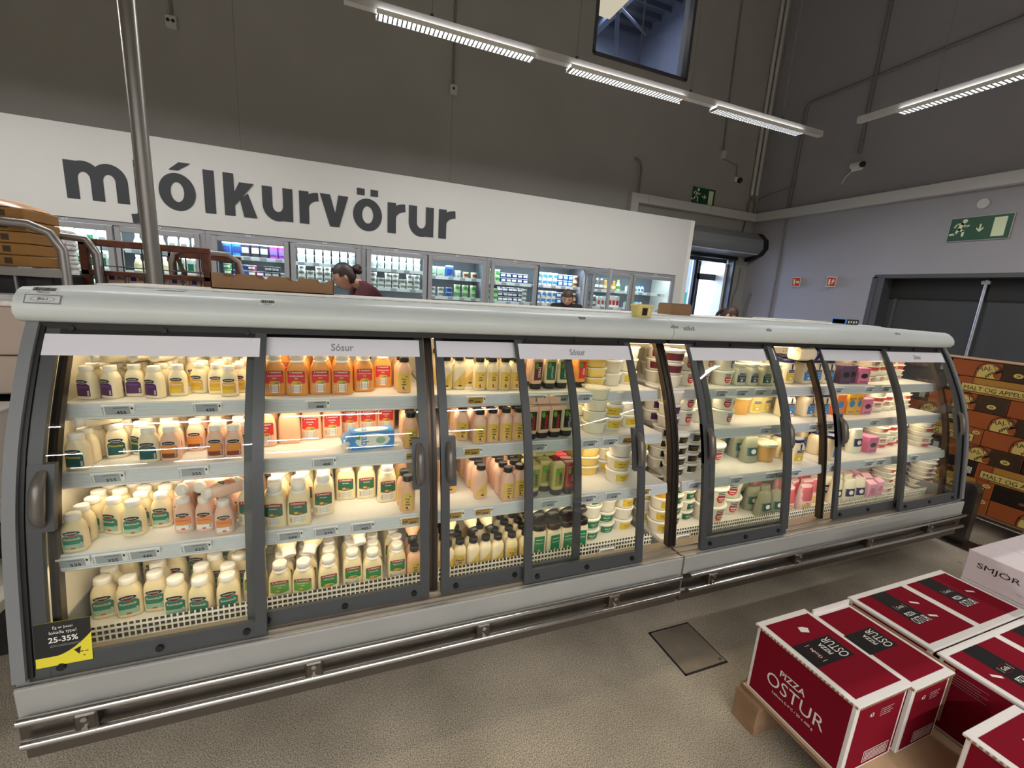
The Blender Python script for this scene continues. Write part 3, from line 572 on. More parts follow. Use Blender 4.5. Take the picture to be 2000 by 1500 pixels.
    # end panels
    for fl, xa, xb in ((left_end, X0, X0+.03), (right_end, X1-.03, X1)):
        if not fl: continue
        b = MB()
        curved(b, xa, xb, .36, 1.375, 0, .055, M['endgrey'], 20)
        b.box(xa, xb, 1.47, 2.6, .10, .40, M['endgrey'], .002); b.box(xa, xb, 2.30, 2.64, .36, 1.378, M['endgrey']); b.box(xa, xb, 1.80, 2.6, 1.33, 1.378, M['endgrey'])
        o = put(b, 'end_panel')
        zs = zsteps(.40, 1.335, 20); b = MB(); prof = [(G(z)+.05, z) for z in zs]+[(2.31, 1.335), (2.31, .40)]
        if xa < 1:
            b.prism(prof, xa+.008, xb-.004, M['inner'])
            b.build('end_liner', o)
        else: b.prism(prof, xa+.012, xa+.018, GLASS); b.build('end_glass', o)
        b = MB(); xin = xb if xa < 1 else xa-.012; curved(b, xin, xin+.012, .36, 1.372, .012, .03, M['black'], 20); b.build('door_seal', o)
    # doors
    for (x0, x1, layer, hs, txt, s0, s1) in doors:
        off = (.022, .058)[layer]; b = MB(); zb = .349; zt = 1.368; sw = .034; dm = M['dark']
        curved(b, x0, x0+sw, zb, zt, off-.004, .018, dm, 22); curved(b, x1-sw, x1, zb, zt, off-.004, .018, dm, 22)
        curved(b, x0+sw, x1-sw, zb, zb+.054, off-.003, .016, dm, 3); curved(b, x0+sw, x1-sw, zt-.03, zt, off-.003, .016, M['black'], 2)
        hx = (x0, x0+.062) if hs < 0 else (x1-.062, x1)
        curved(b, hx[0], hx[1], .785, .975, off-.005, .02, dm, 4, smooth=False)
        d = put(b, 'glass_door'); 
        b = MB(); curved(b, x0+sw-.005, x1-sw+.005, zb+.047, zt-.025, off+.003, .005, GLASS, 24); b.build('glass_pane', d)
        b = MB(); hc = (hx[0]+hx[1])/2+.004*(-hs); y0 = G(.9)+off-.008
        b.tube([(hc, G(.808)+off-.004, .808), (hc, G(.822)+off-.020, .824), (hc, G(.845)+off-.026, .846), (hc, G(.91)+off-.026, .912), (hc, G(.935)+off-.020, .936), (hc, G(.95)+off-.004, .952)], [.012, .015, .018, .018, .015, .012], M['handle'], 12)
        b.build('pull_handle', d)
        for k in (x0+.06, (x0+x1)/2, x1-.06):
            b = MB(); y = G(.375)+off-.004; b.cyl((k, y-.006, .375), (k, y+.004, .375), .011, M['black'], 14); b.cyl((k, G(1.352)+off-.01, 1.356), (k, G(1.352)+off, 1.356), .009, M['black'], 12); b.build('roller_bolt', d)
        b = MB(); curved(b, s0, s1, 1.276, 1.338, off-.0055, .002, M['sign'], 3)
        if txt:
            fn = lambda u, v, c=(s0+s1)/2, o_=off: (c+u, G(1.307+v)+o_-.0065, 1.307+v)
            b.text(txt, M['signtxt'], None, h=.026, bold=.035, fn=fn)
        b.build('sign_strip', d)
    return r
def face_x(px, off, py=950): return on(px, py, 1, G(.85)+off).x
X0, XJ, X1 = -.905, 1.535, 4.0
f1 = fridge(X0, XJ, .325, [(-.862, -.262, 0, -1, '', -.862, -.28), (-.325, .302, 1, 1, 'Sósur', -.30, .285), (.35, .985, 1, -1, '', .356, .97), (.698, 1.305, 0, 1, 'Sósur', .71, 1.29)],
  'long grey curved-glass refrigerator of sauces with yellow-black sticker, left half', 1, 0)
f2 = fridge(XJ+.003, X1, 2.66, [(1.66, 2.27, 0, -1, '', 1.67, 2.20), (1.735, 2.335, 1, 1, '', 1.75, 2.32), (2.72, 3.37, 1, -1, '', 2.73, 3.36), (3.30, 3.955, 0, 1, 'Sósur', 3.315, 3.935)],
  'long grey curved-glass refrigerator of tubs and jars, right half', 0, 1)
# stickers and plates on the canopy
def canopy_dec(px, py, W, H, kind, label=None):
    p = on(px, py, 1, 1.757); y = 1.757; z = p.z
    for (a, b_), (c, d) in zip(CAN, CAN[1:]):
        if b_ <= z <= d: y = a+(c-a)*(z-b_)/(d-b_); sl = (c-a, d-b_); break
    else: sl = (.1, 1)
    F = frame4((p.x, y, z), (1, 0, 0), (0, sl[0], sl[1])) @ Matrix.Translation((0, 0, .002))
    b = MB()
    if kind == 'bar':
        b.add([(-W/2, -H/2, -.001), (W/2, -H/2, -.001), (W/2, H/2, -.001), (-W/2, H/2, -.001)], [(0, 1, 2, 3)], M['tag'], False, F)
        x = -W/2+.003; rr = random.Random(3)
        while x < W/2-.003:
            w_ = rr.choice((.0008, .0015, .0024)); b.add([(x, -H*.1, 0), (x+w_, -H*.1, 0), (x+w_, H*.45, 0), (x, H*.45, 0)], [(0, 1, 2, 3)], M['ink'], False, F); x += w_+rr.choice((.0008, .0014))
        b.text('M0026%d' % (px % 10), M['ink'], F @ Matrix.Translation((0, -H*.33, 0)), h=H*.24, bold=.03)
    elif kind == 'plate':
        b.box(-W/2, W/2, -H/2, H/2, -.001, .001, M['alu'], 0, F); b.box(-W/2+.003, W/2-.003, -H/2+.003, H/2-.003, .001, .0014, M['canopy'], 0, F)
        n = 24; b.add([(W*.33*math.cos(2*PI*k/n), H*.33*math.sin(2*PI*k/n), .0018) for k in range(n)]+[(W*.31*math.cos(2*PI*k/n), H*.29*math.sin(2*PI*k/n), .0018) for k in range(n)], [(k, (k+1) % n, n+(k+1) % n, n+k) for k in range(n)], M['signtxt'], False, F)
        b.text('JBG-2', M['ink'], F @ Matrix.Translation((0, 0, .002)), h=H*.33, bold=.02)
    else:
        for k in range(5): b.box(-W/2+k*W/5, -W/2+k*W/5+W/9, -H/2, H/2*(.3+.7*((k*7) % 3)/2), -.001, .0003, M['signtxt'], 0, F)
    return F, b
for px, py, W, H, k, fr in ((80, 568, .06, .027, 'bar', f1), (88, 585, .085, .030, 'plate', f1), (521, 592, .048, .026, 'bar', f1), (1138, 623, .04, .022, 'bar', f1), (1315, 638, .05, .016, 'smudge', f2), (1343, 641, .075, .026, 'smudge', f2), (1500, 644, .04, .02, 'smudge', f2), (1755, 652, .06, .018, 'smudge', f2)):
    F, b = canopy_dec(px, py, W, H, k); o = b.build('canopy_sticker' if k != 'plate' else 'maker_plate', fr); o.location = -fr.location
# black and yellow sticker on the first door
b = MB(); off = .022
def sk(u, v, e=0): z = .382+v; return (-.858+u, G(z)+off-.006-e, z)
SW, SH = .130, .135
for k in range(10):
    z0, z1 = SH*k/10, SH*(k+1)/10; b.add([sk(0, z0), sk(SW, z0), sk(SW, z1), sk(0, z1)], [(0, 1, 2, 3)], mat('sticker_yellow', (226, 212, 52), .5))
N = 16
for k in range(N):
    x0, x1 = SW*k/N, SW*(k+1)/N; f = lambda x: .030+max(0, (x/SW-.35))**1.7*.12
    for j in range(8):
        g = lambda x, q: f(x)+(SH-f(x))*q/8
        b.add([sk(x0, g(x0, j), .001), sk(x1, g(x1, j), .001), sk(x1, g(x1, j+1), .001), sk(x0, g(x0, j+1), .001)], [(0, 1, 2, 3)], M['ink'])
b.add([sk(.088, .040, .001), sk(.100, .024, .001), sk(.105, .048, .001)], [(0, 1, 2)], M['ink'])
for t, v, h, uu in (('Ég er þessi', .118, .012, .066), ('lokaða týpa!', .102, .012, .066), ('25-35%', .081, .017, .066)):
    b.text(t, M['white'], None, h=h, bold=.035, fn=lambda x, y, v=v, uu=uu: sk(uu+x, v+y, .002))
for v in (.064, .060): b.box(-.858+.035, -.858+.105, G(.382+v)+off-.0085, G(.382+v)+off-.008, .382+v, .382+v+.0012, M['signtxt'])
for u in (.106, .117): b.add([sk(u-.004, .030, .001), sk(u+.004, .030, .001), sk(u+.004, .033, .001), sk(u-.004, .032, .001)], [(0, 1, 2, 3)], M['ink'])
b.add([sk(.107, .020, .001), sk(.112, .016, .001), sk(.117, .020, .001), sk(.112, .0185, .001)], [(0, 1, 2, 3)], M['ink'])
o = b.build('door_sticker'); tag(o, 'square black and yellow sticker reading 25-35% on the left glass door', 'sticker')
# lower floor things: plate and end bollard
b = MB(); b.box(1.35, 1.575, 1.165, 1.40, 0, .004, mat('plate_steel', (146, 134, 120), .5, .5, noise=.1, nscale=12)); b.cyl((1.56, 1.18, .004), (1.56, 1.18, .006), .006, M['dark'], 10)
for q in ((1.342, 1.35, 1.157, 1.408), (1.575, 1.583, 1.157, 1.408), (1.342, 1.583, 1.157, 1.165), (1.342, 1.583, 1.40, 1.408)): b.box(*q, 0, .002, M['black'])
tag(b.build('floor_plate'), 'square steel access plate set in the speckled floor', 'floor plate')
r = empty('corner_bollard', (4.13, 1.45, 0), label='short steel guard post at the right end of the refrigerators', cat='bollard')
b = MB(); b.prism([(-.06, .0), (.06, .0), (.06, .40), (.045, .44), (.02, .455), (-.02, .455), (-.045, .44), (-.06, .40)], -.035, .035, M['steel'], M4=Matrix.Translation((0, .04, 0))); b.build('post', r)
b = MB(); b.box(-.1, .1, -.1, .13, 0, .008, M['steel'], .002); b.build('base_plate', r)
for x, y in ((-.075, -.075), (.075, -.075), (-.075, .1), (.075, .1)): b = MB(); b.cyl((x, y, .008), (x, y, .022), .01, M['chrome'], 6); b.build('bolt', r)
# ================================================================ products
def pm(name, rgb, rough=.35, **k): return mat(name, rgb, rough, **k)
CREAM = pm('plastic_cream', (232, 214, 170)); MAYO = pm('plastic_mayo', (234, 218, 184)); PEACH = pm('plastic_peach', (232, 180, 142)); PEACH2 = pm('plastic_peach_pink', (232, 190, 164))
ORANGE = pm('plastic_orange', (228, 152, 72), .25); CAPW = pm('cap_white', (236, 230, 220)); CAPB = pm('cap_black', (26, 25, 27)); TUBW = pm('tub_white', (228, 222, 206)); TUBC = pm('tub_clear', (226, 222, 196), .2)
TUBY = pm('tub_yellow', (228, 196, 108), .3); LIDW = pm('lid_white', (240, 236, 224)); NAVY = pm('lid_navy', (28, 34, 84)); BLK = pm('print_black', (24, 24, 26)); WHT = pm('print_white', (235, 232, 224), .5)
TEAL = pm('print_teal', (20, 82, 84), .5); GRN = pm('print_green', (20, 118, 82), .5); GRN2 = pm('print_pale_green', (150, 190, 160), .5); LIME = pm('print_lime', (92, 158, 52), .5); DGRN = pm('print_dark_green', (10, 92, 58), .5)
PURP = pm('print_purple', (78, 28, 84), .5); GOLD = pm('print_gold', (212, 164, 40), .5); ORNG = pm('print_orange', (222, 140, 62), .5); REDP = pm('print_red', (204, 44, 48), .5); DRED = pm('print_dark_red', (160, 28, 44), .5)
YEL = pm('print_yellow', (216, 184, 54), .5); BLUE = pm('print_blue', (52, 132, 206), .5); PINK = pm('print_pink', (226, 122, 160), .5); BURG = pm('print_burgundy', (104, 24, 42), .5); BRN = pm('print_brown', (120, 62, 36), .5)
BRED = pm('barcode_grey', (120, 118, 116), .5); LILAC = pm('print_lilac', (120, 92, 190), .5)
def sup(x, w, d, e): return -d/2*max(0.0, 1-abs(2*x/w)**e)**(1/e)
class Decal:
    def __init__(s, fn): s.b = MB(); s.fn = fn
    def band(s, x0, x1, bot, top, m, e=0, N=8, R=1):
        B = bot if callable(bot) else (lambda x: bot); T = top if callable(top) else (lambda x: top)
        vs = []
        for i in range(N+1):
            x = x0+(x1-x0)*i/N
            for j in range(R+1): vs.append(s.fn(x, B(x)+(T(x)-B(x))*j/R, e))
        s.b.add(vs, [(i*(R+1)+j, (i+1)*(R+1)+j, (i+1)*(R+1)+j+1, i*(R+1)+j+1) for i in range(N) for j in range(R)], m)
    def ell(s, cx, cz, rx, rz, m, e=0, N=12):
        f = lambda x: rz*math.sqrt(max(0, 1-((x-cx)/rx)**2))
        s.band(cx-rx, cx+rx, lambda x: cz-f(x), lambda x: cz+f(x), m, e, N)
    def text(s, t, m, cx, cz, h=None, w=None, bold=.02, e=0, rot=0):
        if rot: s.b.text(t, m, None, w=w, h=h, bold=bold, fn=lambda u, v: s.fn(cx-v*rot, cz+u*rot, e))
        else: s.b.text(t, m, None, w=w, h=h, bold=bold, fn=lambda u, v: s.fn(cx+u, cz+v, e))
    def barcode(s, x0, x1, z0, z1, e=0):
        s.band(x0, x1, z0, z1, WHT, e, 2); n = 6
        for k in range(n): s.band(x0+(x1-x0)*(k+.2)/n, x0+(x1-x0)*(k+.6)/n, z0+.001, z1-.001, BLK, e+1, 1)
E_ = .0005
PROTO = {}
def proto(key, name, cat, body, parts, size, desc): PROTO[key] = dict(name=name, cat=cat, body=body.mesh(name), parts=[(n, m.mesh(n)) for n, m in parts], size=size, desc=desc)
# --- oval-logo squeeze jars (white cap)
def gunnars(key, H, W, D, m, scheme, word, desc):
    b = MB(); e = 3.0
    b.loft([(0, W*.90, D*.9, e), (H*.015, W*.96, D*.97, e), (H*.06, W, D, e), (H*.35, W*.985, D*.98, e), (H*.58, W*.95, D*.95, e), (H*.68, W*.88, D*.9, 2.8), (H*.76, W*.74, D*.84, 2.4), (H*.80, W*.68, D*.82, 2.1), (H*.84, W*.58, min(D*.8, W*.58), 2), (H*.88, W*.57, min(D*.8, W*.57), 2)], m)
    cr = W*.66; c = MB(); c.loft([(H*.85, cr, cr*.98, 2), (H*.86, cr*1.02, cr, 2), (H*.975, cr*1.0, cr*.98, 2), (H, cr*.94, cr*.92, 2), (H+.0003, cr*.5, cr*.5, 2)], CAPW, 24)
    c.box(-cr*.28, cr*.28, -.0012, .0012, H, H+.0006, TUBW)
    d = Decal(lambda x, z, k: (x, sup(x, W*.975, D*.975, e)-E_*(k+1), z))
    top = lambda x: H*.50-(abs(x)/(W*.4))**4*H*.10+.0
    d.band(-W*.395, W*.395, H*.09, lambda x: top(x)+.0015, scheme[2], 0, 12); d.band(-W*.375, W*.375, H*.10, top, scheme[0], 1, 12, 1); d.band(-W*.375, W*.375, H*.10, H*.235, scheme[1], 2, 12)
    d.ell(0, H*.545, W*.345, H*.068, WHT, 3, 14); d.ell(0, H*.545, W*.33, H*.058, BLK, 4, 14)
    d.text('GUNNARS', WHT, 0, H*.545, w=W*.44, bold=.02, e=6); d.text(word, scheme[3], 0, H*.385, w=W*.60, bold=.03, e=5)
    if scheme[4]: d.band(-W*.12, W*.12, H*.455, H*.49, REDP, 4, 3); d.band(-W*.09, W*.09, H*.105, H*.145, REDP, 4, 3)
    d.barcode(W*.27, W*.35, H*.13, H*.27, 5)
    proto(key, 'sauce_jar', 'sauce bottle', b, [('cap', c), ('front_label', d.b)], (W, D, H), desc)
gunnars('Gp', .112, .057, .046, MAYO, (PURP, PURP, WHT, LILAC, 0), 'Majónes', 'small cream squeeze jar with purple label')
gunnars('Gy', .112, .057, .046, MAYO, (GOLD, YEL, WHT, WHT, 0), 'Majónes', 'small cream squeeze jar with gold label')
gunnars('Gt', .118, .062, .050, MAYO, (TEAL, TEAL, WHT, YEL, 0), 'Pítusósa', 'small cream squeeze jar with dark teal label')
gunnars('Go', .118, .058, .048, PEACH2, (ORNG, BRN, LILAC, YEL, 0), 'Hamborgarasósa', 'small peach squeeze jar with orange label edged purple')
gunnars('Gg', .122, .063, .050, CREAM, (GRN, GRN2, PINK, WHT, 1), 'Remolaði', 'small cream squeeze jar with green label')
gunnars('Gk', .122, .059, .048, PEACH2, (ORNG, WHT, PINK, REDP, 1), 'Kokteilsósa', 'small peach squeeze jar with orange and white label')
gunnars('GG', .150, .078, .058, CREAM, (GRN, GRN2, PINK, WHT, 1), 'Remolaði', 'large cream squeeze jar with green label')
# --- tall shouldered bottles with ribbed white cap
def finns(key, H, W, D, m, bg, words, desc, deco=None, blank=0, bot=WHT):
    b = MB(); e = 4.2
    b.loft([(0, W*.94, D*.9, e), (H*.02, W, D*.98, e), (H*.06, W, D, e), (H*.35, W*.985, D, e), (H*.58, W*.93, D*.97, e), (H*.68, W*.86, D*.92, 3.6), (H*.75, W*.72, D*.86, 3), (H*.79, W*.60, min(W*.6, D*.84), 2.2), (H*.85, W*.56, min(W*.56, D*.84), 2)], m)
    cr = min(W*.60, D*1.0); c = MB()
    c.loft([(H*.79, cr*1.06, cr*1.06, 2), (H*.815, cr*1.08, cr*1.08, 2), (H*.825, cr*.97, cr*.97, 2), (H*.855, cr*.97, cr*.97, 2), (H*.86, cr*1.02, cr*1.02, 2), (H*.97, cr, cr, 2), (H*.995, cr*.96, cr*.96, 2), (H, cr*.8, cr*.8, 2), (H-.001, cr*.7, cr*.7, 2)], CAPW, 28)
    parts = [('cap', c)]
    if not blank:
        d = Decal(lambda x, z, k: (x, sup(x, W*.965, D*.98, e)-E_*(k+1), z))
        t = lambda x: H*.585-abs(x)/(W*.38)*H*.012; lo = lambda x: H*.27+(abs(x)/(W*.38))**1.5*H*.03
        d.band(-W*.38, W*.38, H*.06, H*.30, bot, 0, 8); d.band(-W*.38, W*.38, lo, t, bg, 1, 10); d.band(-W*.36, W*.36, H*.52, lambda x: H*.60-abs(x)/(W*.38)*H*.012, DRED if bg not in (REDP,) else DRED, 2, 10)
        d.text('E. FINNSSON', WHT, 0, H*.555, w=W*.56, bold=.03, e=3)
        for k, t_ in enumerate(words): d.text(t_, WHT, 0, H*(.475-.055*k), h=H*.032, bold=.03, e=3)
        if deco: d.ell(0, H*.31, W*.24, H*.045, deco, 3, 10); d.ell(-W*.08, H*.33, W*.1, H*.03, GOLD, 4, 6); d.ell(W*.1, H*.30, W*.1, H*.025, LIME, 4, 6)
        d.barcode(-W*.355, -W*.27, H*.09, H*.23, 3)
        for k in range(6): d.band(-W*.2, W*(.3-.05*(k % 3)), H*(.22-.025*k), H*(.226-.025*k), BRED, 2, 3)
        parts.append(('front_label', d.b))
    proto(key, 'sauce_bottle', 'sauce bottle', b, parts, (W, D, H), desc)
finns('Fo', .162, .080, .052, ORANGE, REDP, ['HAMBORGARA', 'SÓSA'], 'orange sauce bottle with red label', GOLD)
finns('Fp', .162, .080, .052, PEACH, REDP, ['KOKTEIL', 'SÓSA'], 'peach sauce bottle with red label', ORNG)
finns('Fb', .162, .080, .052, PEACH, REDP, [], 'peach sauce bottle turned with its blank side out', None, 1)
finns('Fd', .158, .078, .052, CREAM, DGRN, ['PÍTUSÓSA'], 'cream sauce bottle with dark green label', BRN)
finns('Fl', .162, .084, .054, CREAM, LIME, ['GRÆNMETIS', 'SÓSA'], 'cream sauce bottle with lime green label', LIME)
finns('Fc', .162, .080, .054, CREAM, pm('print_mid_green', (36, 128, 60), .5), ['REMOLAÐI'], 'cream sauce bottle with carrot on green label', ORNG)
# --- slim black-capped bottles with see-through yellow label
def kbot(key, m, words, desc, side=0, H=.150, W=.060):
    b = MB(); e = 2.6; D = W*.85
    b.loft([(0, W*.86, D*.86, e), (H*.02, W*.95, D*.95, e), (H*.05, W, D, e), (H*.62, W, D, e), (H*.70, W*.93, D*.95, 2.4), (H*.78, W*.72, D*.8, 2.1), (H*.82, W*.60, D*.7, 2), (H*.86, W*.58, D*.68, 2)], m)
    cr = W*.66; c = MB(); c.loft([(H*.86, cr, cr, 2), (H*.865, cr*1.03, cr*1.03, 2), (H*.975, cr, cr, 2), (H*.998, cr*.95, cr*.95, 2), (H, cr*.8, cr*.8, 2)], CAPB, 22)
    d = Decal(lambda x, z, k: (x, sup(x, W*1.0, D*1.0, e)-E_*(k+1), z))
    LB = pm('label_film_yellow', (222, 184, 92), .4)
    if not side:
        d.band(-W*.42, W*.42, H*.06, lambda x: H*.56, LB, 0, 10); d.ell(-W*.02, H*.50, W*.16, H*.035, YEL, 1, 8); d.ell(W*.16, H*.47, W*.09, H*.02, LIME, 2, 6)
        for k, t_ in enumerate(words): d.text(t_, BLK, .0, H*(.40-.075*k), h=H*.05, bold=.05, e=3)
        d.ell(0, H*.15, W*.12, H*.035, BURG, 1, 8); d.ell(.004, H*.155, W*.05, H*.02, WHT, 2, 6); d.band(-W*.12, W*.12, H*.08, H*.09, BLK, 2, 2)
    else:
        d.band(-W*.42, W*.42, lambda x: H*.07, lambda x: H*(.22+.40*max(0, (x*side/W+.42))/.84*.9), LB, 0, 10); d.band(-W*.1, W*.15, H*.1, H*.14, BLK, 1, 3)
        for k in range(5): d.band(-W*.1, W*.14, H*(.18+.03*k), H*(.185+.03*k), BRN, 1, 3)
    proto(key, 'black_capped_bottle', 'sauce bottle', b, [('cap', c), ('front_label', d.b)], (W, D, H), desc)
kbot('Kh', PEACH2, ['Ham', 'borgara', 'sósa'], 'slim peach black-capped bottle with burger print')
kbot('Kk', PEACH, ['Kok', 'teil', 'sósa'], 'slim peach black-capped bottle with yellow label')
kbot('Kp', MAYO, ['Pítu', 'sósa'], 'slim cream black-capped bottle with yellow label')
kbot('Ks', MAYO, [], 'slim cream black-capped bottle showing label edge', 1)
kbot('Kt', PEACH2, [], 'slim peach black-capped bottle showing label edge', 1)
kbot('Kr', CREAM, ['Graslauks', 'sósa'], 'slim pale black-capped bottle with gold label')
# --- flat squeeze bottles standing on a wide black cap
def tbot(key, m, lm, word, desc, up=0, H=.15, W=.064, D=.046, tm=None, lt=0):
    b = MB(); e = 4; f = (lambda z: z) if up else (lambda z: H-z)
    secs = [(f(0), W*.86, D*.8, e), (f(H*.02), W*.95, D*.93, e), (f(H*.06), W, D, e), (f(H*.55), W*.98, D, e), (f(H*.75), W*.92, D*.95, 3.6), (f(H*.83), W*.86, D*.9, 2.8)]
    b.loft(secs if up else secs[::-1], m, 28)
    c = MB(); cs = [(f(H*.82), W*.88, D*1.02, 2.4), (f(H*.84), W*.92, D*1.06, 2.4), (f(H*.985), W*.88, D*1.0, 2.2), (f(H), W*.8, D*.9, 2.2)]; c.loft(cs if up else cs[::-1], CAPB, 22)
    d = Decal(lambda x, z, k: (x, sup(x, W*.98, D*.99, e)-E_*(k+1), z))
    z0, z1 = (H*.10, H*.66) if up else (H*.30, H*.88)
    d.band(-W*.35, W*.35, lambda x: z0-.002, lambda x: z1+.002, WHT if lt else YEL, 0, 8); d.band(-W*.33, W*.33, z0, z1, lm, 1, 8)
    if up: d.text(word, WHT, 0, (z0+z1)/2+.01, w=W*.5, bold=.02, e=2); d.ell(0, z0+.018, W*.1, .006, YEL, 2, 6); d.band(-W*.24, W*.24, z1-.02, z1-.017, WHT, 2, 3)
    else: d.ell(-W*.15, z1-.018, W*.15, .014, LIME, 2, 8); d.text(word, tm or WHT, W*.08, (z0+z1)/2-.006, h=W*.2, bold=.03, e=3, rot=1)
    proto(key, 'squeeze_bottle', 'sauce bottle', b, [('cap', c), ('front_label', d.b)], (W, D, H), desc)
tbot('Tb', PEACH2, BURG, 'CHILLI', 'upturned cream bottle with burgundy label'); tbot('Tg', MAYO, DGRN, 'JURTASÓSA', 'upturned cream bottle with green label'); tbot('Tk', PEACH2, BLK, 'BURGER', 'upturned bottle with black label and red lettering', tm=REDP)
tbot('Tw', MAYO, BLK, 'HVÍTLAUKS', 'upturned bottle with black label and white lettering'); tbot('To', ORANGE, REDP, 'SÓSA', 'upturned orange bottle with red label')
tbot('Ty', pm('plastic_mustard', (206, 190, 120)), pm('print_olive', (150, 150, 70), .5), 'SINNEP', 'upturned mustard-coloured bottle with olive label', tm=BLK); tbot('Tr', pm('plastic_red', (150, 40, 50)), DRED, 'SÓSA', 'upturned bottle in dark red sleeve')
tbot('Te', MAYO, pm('print_emerald', (22, 132, 88), .5), 'MAJÓNES', 'upright cream bottle with emerald label and black cap', up=1, H=.165, W=.078, D=.05, lt=1)
# --- tubs
def tub(key, R, H, m, lid, lm, desc, word='', name='salad_tub', cat='tub', cover=.75, lidlab=None, tc=BLK, sq=2, logo=None):
    b = MB(); W = 2*R
    b.loft([(0, W*.82, W*.82, sq), (H*.04, W*.85, W*.85, sq), (H*.86, W*.95, W*.95, sq)], m, 28 if sq > 2 else 24)
    c = MB(); c.loft([(H*.84, W*1.0, W*1.0, sq), (H*.86, W*1.02, W*1.02, sq), (H*.97, W*1.02, W*1.02, sq), (H*.985, W*.98, W*.98, sq), (H*.985, W*.86, W*.86, sq), (H*.96, W*.84, W*.84, sq)], lid, 24)
    if lidlab: c.loft([(H*.962, W*.72, W*.72, sq), (H*.963, W*.70, W*.70, sq)], lidlab, 24)
    parts = [('lid', c)]
    rad = lambda z: (W*(.84+.11*z/H/.86))/2
    if sq > 2: fn = lambda x, z, k: (x, sup(x, 2*rad(z), 2*rad(z), sq)-E_*(k+1), z)
    else: fn = lambda x, z, k: ((rad(z)+E_*(k+1))*math.sin(x/R), -(rad(z)+E_*(k+1))*math.cos(x/R), z)
    d = Decal(fn); c_ = R*cover if sq == 2 else R*.8
    if lm:
        d.band(-c_, c_, H*.16, H*.74, lm, 0, 12)
        if word: d.text(word, tc, 0, H*.5, w=c_*.9, bold=.03, e=1); d.band(-c_*.3, c_*.3, H*.28, H*.31, tc, 1, 3)
        d.barcode(c_*1.15, c_*1.15+R*.22, H*.25, H*.65, 0)
    if logo:
        d.ell(0, H*.44, R*.36, H*.27, logo, 1, 12); d.band(-R*.30, R*.30, H*.56, H*.78, NAVY, 2, 8); d.band(-R*.26, R*.26, H*.60, H*.74, WHT, 3, 8); d.band(-R*.22, R*.22, H*.64, H*.70, BLK, 4, 6)
        d.band(-R*.24, R*.24, H*.40, H*.46, WHT, 3, 6); d.band(R*.75, R*.95, H*.25, H*.62, BRED, 1, 3); d.band(-R*.16, R*.16, H*.28, H*.32, WHT, 3, 6)
    if d.b.v: parts.append(('front_label', d.b))
    proto(key, name, cat, b, parts, (W*1.02, W*1.02, H), desc)
tub('Uy', .060, .068, TUBW, LIDW, YEL, 'round white tub with yellow label', 'Rækju salat', lidlab=GOLD); tub('Uw', .060, .068, TUBW, LIDW, None, 'plain round white tub', logo=None)
tub('Ug', .060, .064, TUBW, LIDW, GRN, 'round white tub with green label', 'SALAT', lidlab=GRN, tc=WHT); tub('Ud', .056, .058, TUBW, LIDW, BLK, 'round pale tub with black label', 'HUMMUS', tc=YEL, cover=.6)
tub('Uk', .060, .064, TUBW, LIDW, DGRN, 'round white tub with dark green label', 'PESTÓ', tc=WHT, cover=.7); tub('Um', .060, .066, TUBW, LIDW, BURG, 'white tub with maroon band', '', cover=1.2); tub('Up', .060, .066, TUBW, LIDW, PURP, 'white tub with purple band', '', cover=.8)
tub('Uc', .062, .056, TUBC, TUBC, None, 'clear round tub with clear lid', lidlab=TUBW); tub('Ux', .060, .050, TUBY, TUBC, None, 'clear tub of yellow salad', lidlab=TUBY, sq=3.4)
tub('Ur', .066, .085, TUBW, LIDW, None, 'white tub with round red logo', logo=REDP, name='yogurt_tub'); tub('Ub', .066, .085, TUBW, LIDW, None, 'white tub with round blue logo', logo=BLUE, name='yogurt_tub')
tub('UR', .098, .112, TUBW, LIDW, None, 'large white tub with round red logo', logo=REDP, name='yogurt_tub'); tub('UO', .075, .115, pm('bucket_orange', (222, 170, 88)), TUBC, None, 'orange-yellow clear-lidded bucket', name='bucket_tub')
tub('Uf', .066, .036, TUBW, LIDW, None, 'flat white tub', name='flat_tub', logo=REDP, sq=3.2); tub('Ue', .066, .036, TUBC, LIDW, REDP, 'flat white tub with red print', name='flat_tub', sq=3.2, cover=.5); tub('Un', .066, .036, TUBW, LIDW, None, 'flat unprinted white tub', name='flat_tub', sq=3.2)
def jar(key, lidm, lab, desc, H=.15, W=.105, m=MAYO, strap=1, word='Mayonnaise', tm=WHT):
    b = MB(); e = 4; D = W*.8
    b.loft([(0, W*.9, D*.9, e), (H*.03, W*.97, D*.97, e), (H*.08, W, D, e), (H*.66, W, D, e), (H*.76, W*.95, D*.95, 3.4), (H*.84, W*.80, D*.85, 2.6), (H*.88, W*.76, D*.85, 2.4)], m)
    c = MB(); c.loft([(H*.88, W*.82, D*.92, 2.6), (H*.9, W*.88, D*.98, 2.6), (H*.98, W*.9, D*1.0, 2.6), (H, W*.84, D*.94, 2.6)], lidm, 26)
    d = Decal(lambda x, z, k: (x, sup(x, W*1.0, D*1.0, e)-E_*(k+1), z))
    d.band(-W*.36, W*.36, H*.14, H*.50, lab, 0, 8); d.band(-W*.28, W*.28, H*.46, H*.60, WHT, 1, 8); d.band(-W*.26, W*.26, H*.475, H*.585, NAVY, 2, 8); d.text("HELLMANN'S" if lidm is NAVY else 'MAJÓNES', WHT, 0, H*.53, w=W*.46, bold=.03, e=3); d.text(word, tm, 0, H*.36, w=W*.42, bold=.03, e=3)
    d.ell(0, H*.23, W*.11, H*.05, WHT, 2, 8)
    if strap: d.band(-W*.05, W*.05, H*.6, H*.84, NAVY, 2, 2)
    proto(key, 'mayonnaise_jar', 'jar', b, [('lid', c), ('front_label', d.b)], (W, D, H), desc)
